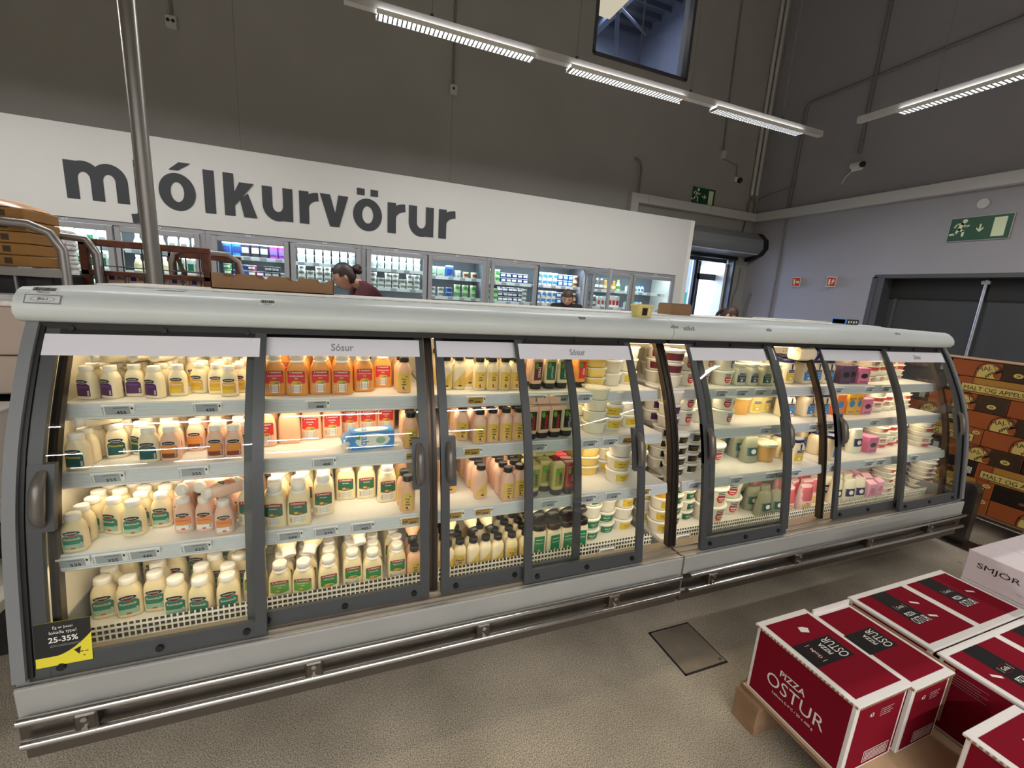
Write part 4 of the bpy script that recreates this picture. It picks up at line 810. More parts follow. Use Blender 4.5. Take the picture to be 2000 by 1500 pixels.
jar('Jb', NAVY, BLUE, 'square mayonnaise jar with navy lid and blue label'); jar('Jy', NAVY, YEL, 'square mayonnaise jar with navy lid and yellow label')
jar('Jg', LIDW, DGRN, 'tall pale jar with white lid and green label', strap=0, W=.085, H=.125, m=pm('jar_pale', (222, 214, 176)), word='Majónes'); jar('Jn', LIDW, pm('print_slate', (64, 74, 100), .5), 'tall pale jar with white lid and slate blue label', strap=0, W=.085, H=.125, m=TUBC, word='Olíusósa')
jar('Jw', LIDW, YEL, 'wide cream jar with pale yellow label', strap=0, W=.10, H=.135, m=pm('jar_yellow', (236, 214, 150)), word='Majónes')
def carton(key, W, D, H, m, desc, accent=WHT, gable=0, word='', name='drink_carton', tm=BLK):
    b = MB()
    if gable: b.box(-W/2, W/2, -D/2, D/2, 0, H*.84, m, .002); b.prism([(-D/2, H*.84), (0, H*.96), (0, H), (.002, H), (.002, H*.96), (D/2, H*.84)], -W/2+.001, W/2-.001, m)
    else: b.box(-W/2, W/2, -D/2, D/2, 0, H, m, .002)
    d = Decal(lambda x, z, k: (x, -D/2-E_*(k+1), z)); d.ell(0, H*.5, W*.33, H*.16, accent, 0, 10)
    if word: d.text(word, tm, 0, H*.72, w=W*.7, bold=.03, e=1)
    d.band(-W*.35, W*.35, H*.1, H*.14, accent, 0, 2)
    proto(key, name, 'carton', b, [('front_label', d.b)], (W, D, H), desc)
carton('Cp', .085, .06, .12, pm('carton_plum', (88, 62, 92)), 'dark plum carton', BLK); carton('Ck', .10, .06, .105, PINK, 'pink carton with dark print', BLK); carton('Cy', .075, .05, .15, pm('carton_mustard', (232, 176, 44)), 'mustard yellow pouch carton', BLUE, word='RJÓMI'); carton('Co', .09, .06, .14, pm('carton_orange', (230, 120, 40)), 'orange carton with blue print', BLUE)
carton('Cq', .075, .07, .14, pm('carton_pale_pink', (232, 178, 200)), 'pale pink gable carton', PINK, gable=1)
def bag(key, H, W, D, m, desc, lattice=None, base=None):
    b = MB(); n = 20; secs = []
    for i in range(9):
        t = i/8; secs.append((H*t, W*(1-.12*t**3), D*(1-.55*t**1.6)*(1 if t > .05 else .8), 3, 0, 0))
    b.loft(secs, m, n)
    d = Decal(lambda x, z, k: (x, -D/2*(1-.55*(z/H)**1.6)*max(0.0, 1-abs(2*x/(W*(1-.12*(z/H)**3)))**3)**(1/3)-E_*(k+1), z))
    if lattice:
        d.band(-W*.46, W*.46, H*.02, H*.30, pm('cheese_yellow', (222, 196, 120), .5), 0, 8, 2)
        for k in range(-8, 9):
            for s in (1, -1):
                for j in range(7):
                    z0 = H*(.42+.075*j); x0 = s*(k*W*.085+j*W*.055)
                    if abs(x0) < W*.42: d.b.add([d.fn(x0, z0, 1), d.fn(x0+.003, z0, 1), d.fn(x0+.003+s*W*.055, z0+H*.075, 1), d.fn(x0+s*W*.055, z0+H*.075, 1)], [(0, 1, 2, 3)], lattice)
        d.text('KEA', lattice, 0, H*.34, h=H*.055, bold=.04, e=2)
    elif base: d.band(-W*.42, W*.42, H*.3, H*.62, base, 0, 8, 2); d.ell(0, H*.46, W*.2, H*.09, WHT, 1, 8)
    proto(key, 'film_bag', 'bag', b, [('print', d.b)], (W, D, H), desc)
bag('Bl', .165, .10, .075, pm('bag_film', (240, 206, 206), .25), 'clear bag with red lattice print', pm('lattice_red', (206, 40, 66), .4)); bag('Bw', .16, .10, .07, pm('bag_pale', (226, 222, 198), .3), 'pale film bag with blue oval print', base=NAVY); bag('Bg', .15, .10, .08, pm('bag_grey', (150, 150, 128), .3), 'murky greenish film bag', base=TEAL)
# ---------------------------------------------------------------- placing
REG = []      # (object, desc, place, row, x, level, nlevels, category, group)
PLACED = []   # (shelf, x, y, w, d)
SHN = {'top': 'top shelf', 'upper': 'second shelf', 'lower': 'third shelf', 'base': 'bottom deck'}
def spawn(key, loc, rz=0, rot=None, tilt=None):
    P = PROTO[key]; o = bpy.data.objects.new(P['name'], P['body']); col.objects.link(o); o.location = loc
    o.rotation_euler = rot if rot else (0, 0, rz)
    for n, me in P['parts']:
        c = bpy.data.objects.new(n, me); col.objects.link(c); c.parent = o
    return o
def free(s, x, y, w, d, k=.93):
    for q in PLACED:
        if q[0] == s and abs(q[1]-x) < (q[3]+w)/2*k and abs(q[2]-y) < (q[4]+d)/2*k: return False
    return True
def reg(o, key, s, row, x, lev=0, nlev=1, note=None):
    P = PROTO[key]; REG.append((o, P['desc'], s, row, x, lev, nlev, P['cat'], note))
def clampx(x, w):
    for a, c in ((X0+.04, .30), (.35, XJ-.02), (XJ+.025, 2.635), (2.685, X1-.05)):
        m = (a+c)/2
        if a-.03 <= x <= c+.03: return min(max(x, a+w/2), c-w/2)
    return x
def place(s, key, px, py, rows=0, lev=1, rz=None, behind=None, alt=None, gap=.006, keys=None, backlev=None):
    """front item at photo pixel (px,py)=front of its base on shelf s; more rows behind it; lev = stack height"""
    z = ZS[s]; p = on(px, py, 2, z); w, d, h = PROTO[key]['size']; front = YF[s]+.006 if s != 'base' else 1.665
    x = clampx(p.x, w); y = max(p.y, front)+d/2
    r0 = random.uniform(-.12, .12) if rz is None else rz
    c = abs(math.cos(r0)); sn = abs(math.sin(r0)); bw, bd = w*c+d*sn*.6, d*c+w*sn*.6
    if PROTO[key]['cat'] != 'sauce bottle': rows = min(rows, 1 if lev >= 3 else 2)
    t = 0
    while not free(s, x, y, bw, bd) and t < 60:
        if t % 3 == 0: y += .004
        else: x = clampx(x+(.004 if t % 3 == 1 else 0), w)
        t += 1
    if not free(s, x, y, bw, bd, .85): return
    stack(s, key, x, y, z, lev, r0, 0, keys); PLACED.append((s, x, y, bw, bd))
    kb = behind or key; wb, db, hb = PROTO[kb]['size']; yy = y+d/2+gap+db/2
    ceilz = {'top': 1.33, 'upper': 1.055, 'lower': .85, 'base': .61}[s]
    for r in range(rows):
        xx = clampx(x+random.uniform(-.006, .006)+(alt or 0)*((r % 2)-.5), wb)
        if yy+db/2 > YBK-.01: break
        n = 0
        while not free(s, xx, yy, wb, db) and n < 8: yy += .008; n += 1
        if yy+db/2 > YBK-.01: break
        if free(s, xx, yy, wb, db):
            stack(s, kb, xx, yy, z, backlev or lev, random.uniform(-.3, .3), r+1, keys); PLACED.append((s, xx, yy, wb, db))
        yy += db+gap
def stack(s, key, x, y, z, lev, rz, row, keys=None):
    zz = z+.0008
    for k in range(lev):
        kk = keys[k % len(keys)] if keys else key; h = PROTO[kk]['size'][2]
        o = spawn(kk, (x+random.uniform(-.002, .002)*(k > 0), y+random.uniform(-.002, .002)*(k > 0), zz), rz+random.uniform(-.5, .5)*(k > 0)*(PROTO[kk]['cat'] == 'tub'))
        reg(o, kk, s, row, x, k, lev); zz += h+.0006
def lying(s, key, px, py, y, z, ry, pitch=0, note='lying on its side'):
    """bottle on its side: cap end shown at photo pixel, ry = heading of the base end"""
    p = on(px, py, 1, y); x = p.x
    o = spawn(key, (x, y, z)); L = PROTO[key]['size'][2]; ax = Vector((math.sin(ry)*math.cos(pitch), math.cos(ry)*math.cos(pitch), math.sin(pitch)))   # from cap towards base
    up = -ax; side = up.cross(Vector((0, 0, 1))).normalized(); fr = side.cross(up)      # local y = fr ; front label (-y) faces up
    lx = side; ly = -fr; lz = up
    if ly.z > 0: ly = -ly; lx = -lx
    o.matrix_world = Matrix(((lx.x, ly.x, lz.x, x+ax.x*L), (lx.y, ly.y, lz.y, y+ax.y*L), (lx.z, ly.z, lz.z, z+ax.z*L), (0, 0, 0, 1)))
    reg(o, key, s, -1, x, 0, 1, note)
# top shelf
T = 'top'
for k, px, py, rz in (('Gp', 169, 781, -.35), ('Gp', 211, 780, -.5), ('Gp', 262, 775, 0), ('Gp', 301, 779, -.45), ('Gy', 336, 776, 0), ('Gy', 386, 769, -.3), ('Gy', 417, 771, 0), ('Gy', 447, 775, .1)): place(T, k, px, py, 5, 1, rz)
place(T, 'Gy', 466, 768, 3)
for px, py in ((488, 767), (536, 773), (581, 773), (626, 771), (669, 771), (709, 766)): place(T, 'Fo', px, py, 4 if px < 700 else 1, 1)
place(T, 'Fo', 748, 757, 0)
for px, py in ((790, 768), (817, 768)): place(T, 'Kk', px, py, 4)
for k, px, py in (('Ks', 872, 762), ('Ks', 895, 762), ('Ks', 917, 755), ('Kp', 938, 763), ('Kp', 954, 766), ('Kp', 978, 766), ('Kp', 1001, 766)): place(T, k, px, py, 4, 1, behind='Kp')
for k, px, py, r in (('Tb', 1048, 761, 3), ('Tg', 1075, 760, 3), ('Tg', 1099, 759, 3), ('To', 1134, 757, 2)): place(T, k, px, py, r, 1)
for k, px, py, n, ks, bk in (('Ux', 1165, 759, 4, None, 3), ('Uw', 1197, 759, 3, ['Uw', 'Uw', 'Uy'], 3), ('Uw', 1226, 758, 3, ['Uy', 'Uw', 'Uw'], 3), ('Uy', 1256, 758, 3, ['Uy', 'Uw', 'Uy'], 3), ('Um', 1284, 758, 3, ['Uw', 'Um', 'Um'], 3)): place(T, k, px, py, 2, n, keys=ks, backlev=bk)
for k, px, py, ks in (('Um', 1322, 758, ['Uw', 'Um', 'Um']), ('Ur', 1349, 758, ['Ur', 'Ur']), ('Ur', 1378, 757, None), ('Ur', 1402, 756, None), ('Ub', 1424, 756, ['Ur', 'Ub'])): place(T, k, px, py, 2, 2 if k[1] in 'rb' else 3, keys=ks)
for k, px in (('Jn', 1448, ), ('Jn', 1472), ('Jg', 1497), ('Jg', 1517)): place(T, k, px, 754, 2, 1)
for k, px in (('Jy', 1548), ('Jb', 1575), ('Jb', 1596), ('Jb', 1620), ('Cp', 1650), ('Cp', 1664), ('Ck', 1686)): place(T, k, px, 750, 2, 1)
for px in (1708, 1728, 1748, 1768): place(T, 'Ue', px, 746, 2, 4, keys=['Uf', 'Un', 'Ue', 'Uf'])
# second shelf
T = 'upper'
for k, px, py, rz in (('Gt', 149, 920, -.1), ('Gt', 181, 907, .2), ('Gt', 213, 906, -.6), ('Gt', 239, 892, 0), ('Gt', 266, 896, .6), ('Gt', 290, 904, 0), ('Go', 332, 901, 0), ('Go', 362, 887, 0), ('Go', 391, 884, 0), ('Go', 421, 896, 0), ('Go', 447, 898, .1)): place(T, k, px, py, 6, 1, rz)
for k, px, py, r in (('Go', 468, 889, 4), ('Fp', 506, 878, 2), ('Fb', 548, 873, 3), ('Fp', 590, 866, 3), ('Fp', 632, 861, 3), ('Fp', 674, 848, 2), ('Fp', 712, 845, 2), ('Fp', 748, 843, 2)): place(T, k, px, py, r)
for px, py in ((803, 877), (793, 865), (824, 864), (771, 856)): place(T, 'Kk', px, py, 3)
for px, py, r in ((938, 868, 5), (962, 865, 5), (987, 866, 5), (1011, 864, 5), (904, 861, 5), (879, 858, 5)): place(T, 'Kh', px, py, r)
for k, px, py in (('Tk', 1035, 862), ('Tk', 1058, 861), ('Tk', 1081, 858), ('Tw', 1103, 857)): place(T, k, px, py, 3)
for k, px, py, n, ks in (('Uc', 1142, 834, 4, None), ('Uc', 1171, 849, 4, None), ('Uy', 1202, 845, 3, ['Uy', 'Uy', 'Uw']), ('Uw', 1230, 844, 3, ['Uy', 'Uw', 'Uw']), ('Uy', 1264, 842, 3, None), ('Up', 1288, 841, 2, ['Uw', 'Up'])): place(T, k, px, py, 3, n, keys=ks)
for k, px, py, n, ks in (('Up', 1318, 838, 3, ['Up', 'Up', 'Uw']), ('Ur', 1345, 838, 2, None), ('Ur', 1372, 836, 2, None), ('Ur', 1400, 834, 2, None), ('Ub', 1424, 832, 2, ['Ur', 'Ur'])): place(T, k, px, py, 2, n, keys=ks)
for k, px, py in (('UO', 1457, 812), ('Jw', 1478, 808), ('Jw', 1497, 806), ('Jw', 1522, 809), ('Jb', 1553, 815), ('Jb', 1581, 815), ('Jb', 1614, 820), ('Co', 1638, 811), ('Cy', 1660, 810), ('Cy', 1675, 810), ('Ck', 1695, 811)): place(T, k, px, py, 2)
for px in (1718, 1740, 1762, 1784, 1806): place(T, 'Ue', px, 806, 2, 4, keys=['Un', 'Uf', 'Ue', 'Un'])
# third shelf
T = 'lower'
for k, px, py, rz in (('Gg', 138, 1085, .1), ('Gg', 172, 1063, -.4), ('Gg', 205, 1058, 0), ('Gg', 252, 1052, .05), ('Gg', 297, 1038, 0), ('Gk', 328, 1035, 0), ('Gk', 359, 1041, 0), ('Gk', 400, 1039, 0), ('Gk', 437, 1046, .1), ('Gk', 460, 1026, .4)): place(T, k, px, py, 6, 1, rz, alt=.01)
for px, py, r in ((489, 1026, 4), (537, 1032, 4), (581, 1031, 4), (632, 1007, 3), (676, 977, 1), (716, 974, 1), (757, 981, 1)): place(T, 'Fd', px, py, r)
for px, py in ((797, 1002), (822, 998)): place(T, 'Kk', px, py, 3)
for k, px, py in (('Kt', 940, 975), ('Kh', 993, 980), ('Kt', 880, 964), ('Kt', 907, 963), ('Kt', 964, 970), ('Kh', 1013, 975)): place(T, k, px, py, 5, behind='Kt')
for k, px, py in (('Ty', 1041, 973), ('Ty', 1065, 961), ('Ty', 1090, 969), ('Tr', 1113, 966)): place(T, k, px, py, 3)
for k, px, py, n, ks in (('Ux', 1154, 930, 4, None), ('Uy', 1186, 931, 3, None), ('Uy', 1217, 947, 3, ['Uy', 'Uy', 'Uw']), ('Uw', 1248, 943, 3, ['Uw', 'Uy', 'Uy']), ('Uw', 1271, 936, 3, ['Uw', 'Uw', 'Uy']), ('Ud', 1326, 934, 4, None), ('Ud', 1354, 930, 4, None), ('Ud', 1378, 926, 4, None)): place(T, k, px, py, 3, n, keys=ks)
for k, px, py, n in (('UR', 1404, 921, 1), ('UR', 1441, 919, 1), ('Bg', 1470, 905, 1), ('UO', 1511, 914, 1), ('UO', 1534, 911, 1), ('Jy', 1558, 907, 1), ('Jy', 1588, 902, 1), ('Jb', 1631, 899, 1), ('Bw', 1675, 886, 1), ('Ck', 1702, 884, 1)): place(T, k, px, py, 3, n)
for px in (1726, 1748, 1770, 1792, 1814): place(T, 'Ue', px, 876, 2, 5, keys=['Ue', 'Uf', 'Un', 'Ue', 'Uf'])
# bottom deck
T = 'base'
for px, py, rz in ((202, 1209, .1), (251, 1207, .15), (301, 1197, 0), (344, 1207, 0), (388, 1217, -.1), (443, 1206, .15)): place(T, 'GG', px, py, 4, 1, rz, alt=.03)
for k, px, py in (('Fl', 491, 1178), ('Fl', 548, 1178), ('Fl', 594, 1173), ('Fc', 642, 1166), ('Fc', 689, 1148), ('Fc', 727, 1154), ('Fc', 776, 1133)): place(T, k, px, py, 4)
for px, py in ((808, 1142), (834, 1130)): place(T, 'Kk', px, py, 2)
for k, px, py in (('Ks', 876, 1128), ('Kr', 897, 1122), ('Ks', 925, 1118), ('Ks', 949, 1109), ('Ks', 974, 1109), ('Kr', 1001, 1104), ('Kr', 1029, 1101)): place(T, k, px, py, 5, behind='Ks')
for px, py in ((1052, 1088), (1082, 1092), (1108, 1088), (1135, 1083)): place(T, 'Te', px, py, 3)
for k, px, py, n, ks in (('Ug', 1152, 1071, 4, ['Ug', 'Ug', 'Uw', 'Ug']), ('Ug', 1179, 1066, 4, ['Ug', 'Ug', 'Uw', 'Ug']), ('Uy', 1216, 1059, 3, ['Uy', 'Uw', 'Uy']), ('Uy', 1244, 1052, 3, ['Uw', 'Uy', 'Uy']), ('Uy', 1276, 1047, 3, None), ('Uk', 1318, 1040, 4, None), ('Uk', 1342, 1037, 4, None), ('Uk', 1368, 1034, 4, None)): place(T, k, px, py, 2, n, keys=ks)
for px, py in ((1406, 1032), (1440, 1027), (1470, 1021)): place(T, 'UR', px, py, 2, 2)
for k, px, py in (('Bg', 1497, 1012), ('Bg', 1520, 1008), ('Bl', 1545, 1004), ('Bl', 1565, 1001), ('Bl', 1584, 998), ('Bl', 1602, 995), ('Bw', 1636, 985), ('Bw', 1660, 983), ('Bw', 1680, 980), ('Cq', 1700, 977), ('Cq', 1715, 972)): place(T, k, px, py, 2)
for px in (1738, 1758, 1778, 1798, 1818, 1836): place(T, 'Ue', px, 962, 2, 6, keys=['Uf', 'Un', 'Ue', 'Uf', 'Ue', 'Un'])
# bottles lying across the others
def P_(key): return PROTO[key]['size']
zt = ZS['top']+.112+.027; zu = ZS['upper']+.118+.028; zl = ZS['lower']+.122+.028
for k, px, py, y, ry in (('Gp', 176, 702, 1.84, .9), ('Gp', 257, 694, 1.86, .15), ('Gp', 299, 694, 1.86, .15)): lying('top', k, px, py, y, zt, ry, 0, 'lying cap forward on the front row')
lying('upper', 'Gt', 146, 838, 1.75, zu, .75, 0, 'lying across the front row')
for px, py, y, ry in ((350, 954, 1.67, .5), (385, 950, 1.68, .55), (398, 968, 1.62, .9)): lying('lower', 'Gk', px, py, y, zl, ry, 0, 'lying cap forward on the front row')
for px, py, y, ry, pt in ((496, 1108, 1.72, .1, .75), (566, 1098, 1.72, -.25, .75), (603, 1104, 1.72, .35, .75)): lying('base', 'Fl', px, py, y, .315+.168, ry, pt, 'tilted cap down over the front row')
lying('base', 'Fc', 704, 1088, 1.72, .315+.178, -.15, .75, 'tilted cap down over the front row')
for px, ry in ((806, 0.05), (832, .05)): lying('base', 'Kk', px, 1078, 1.70, .315+.172, ry, .85, 'tilted cap down over the front row')
for px, ry in ((880, .05), (925, -.2), (957, -.3)): lying('base', 'Kr', px, 1066-(px-880)*.12, 1.70, .315+.172, ry, .75, 'tilted cap down over the front row')
for px, py, ry in ((1052, 1041, -.3), (1080, 1027, -.25), (1108, 1024, -.2), (1134, 1024, -.2)): lying('base', 'Te', px, py, 1.71, .315+.19, ry, .6, 'tilted cap down over the upright ones')
for px in (1033, 1059, 1083): lying('upper', 'Tk', px, 800, 1.745, .907+.15+.026, .0, 0, 'lying cap forward on the upturned ones')
for px in (1035, 1052, 1075): lying('lower', 'Ty', px, 894-(px-1035)*.1, 1.70, .67+.15+.026, .0, 0, 'lying cap forward on the upturned ones')
lying('top', 'Jb', 1588, 697, 1.83, 1.112+.15+.044, -1.45, 0, 'lying on its side on the other jars')
# milk carton lying in front of the peach bottles
r = spawn('Cq', (0, 0, 0)); bpy.data.objects.remove(r.children[0]); bpy.data.objects.remove(r)
pa = on(672, 884, 2, ZS['upper']); pb = on(768, 876, 2, ZS['upper']); ax = Vector((pb.x-pa.x, pb.y-pa.y, 0)); L = .20; ang = .12
ab = empty('milk_carton', (pa.x-.01, 1.745, ZS['upper']+.001), ang, label='blue and white milk carton lying in front of the peach bottles', cat='carton')
SKY = pm('carton_sky', (82, 150, 214), .4)
b = MB(); b.box(.035, L, -.035, .035, 0, .07, SKY, .002); b.build('body', ab)
b = MB(); b.prism([(.035, 0), (.035, .07), (.008, .037), (.0, .037), (.0, .033), (.008, .033)], -.034, .034, SKY, axis='y'); b.build('gable', ab)
b = MB(); b.cyl((.02, -.02, .03), (.006, -.034, .018), .016, CAPW, 18); b.build('cap', ab)
b = MB(); d = Decal(lambda x, z, k: (x, -.0355-E_*(k+1), z)); d.ell(.115, .035, .068, .029, WHT, 0, 14); d.text('ab', BLUE, .085, .035, h=.03, bold=.02, e=1, rot=-1); d.ell(.06, .05, .008, .008, LIME, 1, 8); d.ell(.145, .034, .02, .014, GRN2, 1, 8); d.b.build('front_label', ab)
d = Decal(lambda x, z, k: (x, z, .0705+E_*(k+1))); d.ell(.115, 0, .068, .028, WHT, 0, 14); d.text('ab', BLUE, .09, 0, h=.028, bold=.02, e=1, rot=-1); d.b.build('top_label', ab)
# ---------------------------------------------------------------- labels for the goods
ROWN = ['front row', 'second row', 'third row', 'fourth row', 'fifth row', 'sixth row', 'seventh row', 'eighth row']
grp = {}
for q in REG: grp.setdefault((q[1], q[2], q[3], q[8]), []).append(q)
for (desc, s, row, note), L in grp.items():
    xs = sorted(set(round(q[4], 3) for q in L))
    for q in L:
        o, lev, nlev = q[0], q[5], q[6]; i = xs.index(round(q[4], 3)); n = len(xs)
        pos = '' if n == 1 else (ORD[i+1] if i+1 < len(ORD) else str(i+1))+' from left'
        place_ = 'in '+ROWN[row]+' of '+SHN[s] if row >= 0 else note+', '+SHN[s]
        if nlev > 1:
            lv = ['bottom', 'second up', 'third up', 'fourth up', 'fifth up', 'sixth up'][lev] if lev < nlev-1 else 'topmost'
            lab = desc+', '+lv+(' of stack '+pos if pos else ' of stack')+', '+SHN[s]+' '+ROWN[row]
        else: lab = desc+(', '+pos if pos else ',')+' '+place_
        wds = lab.split()
        if len(wds) > 16: lab = lab.replace(' with ', ' ', 1); lab = lab.replace(' tilted cap down over the ', ' tilted over '); lab = lab.replace('lying cap forward on the ', 'lying on '); lab = lab.replace('black-capped ', '') if len(lab.split()) > 16 else lab
        if len(lab.split()) > 16: lab = lab.replace('upturned ', '').replace(' from left', ' from left').replace(' and white lettering', '').replace(' in the ', ' ')
        while len(lab.split()) > 16: w_ = lab.split(); w_.pop(1); lab = ' '.join(w_)
        tag(o, lab, q[7], desc.split(' with ')[0]+'s on the '+SHN[s])
# ================================================================ dairy wall coolers
CW = pm('cup_white', (226, 230, 226)); CB = pm('cup_blue', (58, 128, 206)); CN = pm('cup_navy', (44, 62, 130)); CV = pm('cup_violet', (150, 60, 170)); CD = pm('cup_dark', (56, 48, 60)); CG = pm('cup_green', (70, 160, 80)); CP = pm('cup_pale_green', (196, 216, 170)); CM = pm('cup_magenta', (160, 60, 120)); CC = pm('cup_cream', (228, 214, 172)); CS = pm('cup_silver', (178, 182, 186)); BB = pm('bottle_cocoa', (112, 82, 66)); BO = pm('bottle_amber', (196, 132, 52)); RD = pm('carton_red', (206, 46, 44))
def cup(key, R, H, m, lid, lab, desc, cat='yogurt cup', name='yogurt_cup'):
    b = MB(); b.loft([(0, 1.62*R, 1.62*R, 2), (H*.9, 1.9*R, 1.9*R, 2)], m, 14); b.loft([(H*.9, 2*R, 2*R, 2), (H, 2*R, 2*R, 2)], lid, 14)
    if lab:
        n = 6
        vs = [((1.76*R/2+.001+.02*R)*math.sin(a)*1.07, -(1.76*R/2+.001+.02*R)*math.cos(a)*1.07, z) for z in (H*.3, H*.72) for a in [(-.8+1.6*k/n) for k in range(n+1)]]
        b.add(vs, [(k, k+1, n+2+k, n+1+k) for k in range(n)], lab)
    proto(key, name, cat, b, [], (2*R, 2*R, H), desc)
def cbox(key, W, H, m, top, lab, desc, gable=0, name='milk_carton', cat='carton'):
    b = MB(); b.box(-W/2, W/2, -W/2, W/2, 0, H*(.82 if gable else 1), m)
    if gable: b.prism([(-W/2, H*.82), (0, H), (W/2, H*.82)], -W/2, W/2, top); b.cyl((0, -W*.3, H*.88), (0, -W*.45, H*.97), W*.16, WHT, 10)
    if lab: b.box(-W*.35, W*.35, -W/2-.001, -W/2, H*.2, H*.6, lab)
    proto(key, name, cat, b, [], (W, W, H), desc)
def cbot(key, R, H, m, cap, lab, desc):
    b = MB(); b.loft([(0, 1.9*R, 1.9*R, 2), (H*.1, 2*R, 2*R, 2), (H*.5, 1.9*R, 1.9*R, 2), (H*.8, R*.95, R*.95, 2), (H*.88, R*.9, R*.9, 2)], m, 14); b.loft([(H*.86, R*1.1, R*1.1, 2), (H, R*1.05, R*1.05, 2)], cap, 12)
    if lab: b.loft([(H*.2, 2.02*R, 2.02*R, 2), (H*.45, 1.98*R, 1.98*R, 2)], lab, 14, capt=False, capb=False)
    proto(key, 'drink_bottle', 'drink bottle', b, [], (2*R, 2*R, H), desc)
cup('cw', .044, .062, CW, LIDW, BRED, 'white yogurt cup'); cup('cW', .046, .096, CW, LIDW, CS, 'tall white yogurt cup'); cup('cb', .044, .062, CB, LIDW, CN, 'blue yogurt cup'); cup('cn', .044, .065, CN, LIDW, WHT, 'navy and white yogurt cup')
cup('cv', .046, .062, CV, LIDW, WHT, 'violet yogurt cup'); cup('cm', .046, .062, CM, LIDW, WHT, 'magenta yogurt cup'); cup('cd', .046, .062, CD, CS, CS, 'dark yogurt cup'); cup('cg', .044, .062, CG, LIDW, WHT, 'green yogurt cup'); cup('cp', .044, .085, CP, LIDW, CG, 'pale green yogurt cup'); cup('cc', .044, .085, CC, LIDW, BRN, 'cream yogurt cup')
cup('cB', .052, .15, CB, LIDW, CN, 'tall blue yogurt tub'); cup('cD', .052, .15, CD, CS, CS, 'tall dark yogurt tub'); cup('cV', .052, .15, CV, LIDW, LILAC, 'tall violet yogurt tub'); cup('cT', .062, .13, CW, LIDW, GRN2, 'big white yogurt bucket', 'yogurt bucket', 'yogurt_bucket')
cup('cs', .04, .085, CB, LIDW, WHT, 'bright blue dairy cup'); cup('cq', .042, .09, CW, LIDW, BLUE, 'white dairy cup with blue mark')
cbox('xw', .075, .19, CW, GRN2, GRN, 'white milk carton with green mark', 1); cbox('xl', .075, .17, CW, CW, BRED, 'plain white milk carton', 1); cbox('xr', .055, .16, CW, WHT, RD, 'white carton with red panel'); cbox('xh', .06, .18, CW, WHT, REDP, 'tall white carton with red heart', 0); cbox('xg', .055, .10, CW, CG, CG, 'small green-topped carton', 1); cbox('xb', .055, .10, CW, CB, CB, 'small blue-topped carton', 1)
cbot('bw', .038, .17, MAYO, CAPW, CC, 'cream milk bottle with white cap'); cbot('bc', .03, .17, BB, CAPW, WHT, 'cocoa drink bottle with white cap'); cbot('bo', .035, .15, BO, GOLD, CC, 'amber glass drink bottle'); cbot('by', .035, .17, CP, YEL, CG, 'yellow-green drink bottle')
YC = 5.7; K = 5.7/5
DOORS = [(-2.685, -2.14), (-2.135, -1.41), (-1.318, -.568), (-.563, .198), (.257, .990), (.996, 1.772), (1.829, 2.517), (2.557, 3.332), (3.377, 4.092), (4.098, 4.872)]
DOORS[0] = (-2.86, -2.14)
UNITS = [(0, 1), (2, 3), (4, 5), (6, 7), (8, 9)]
NM = ['leftmost', 'second', 'middle', 'fourth', 'rightmost']

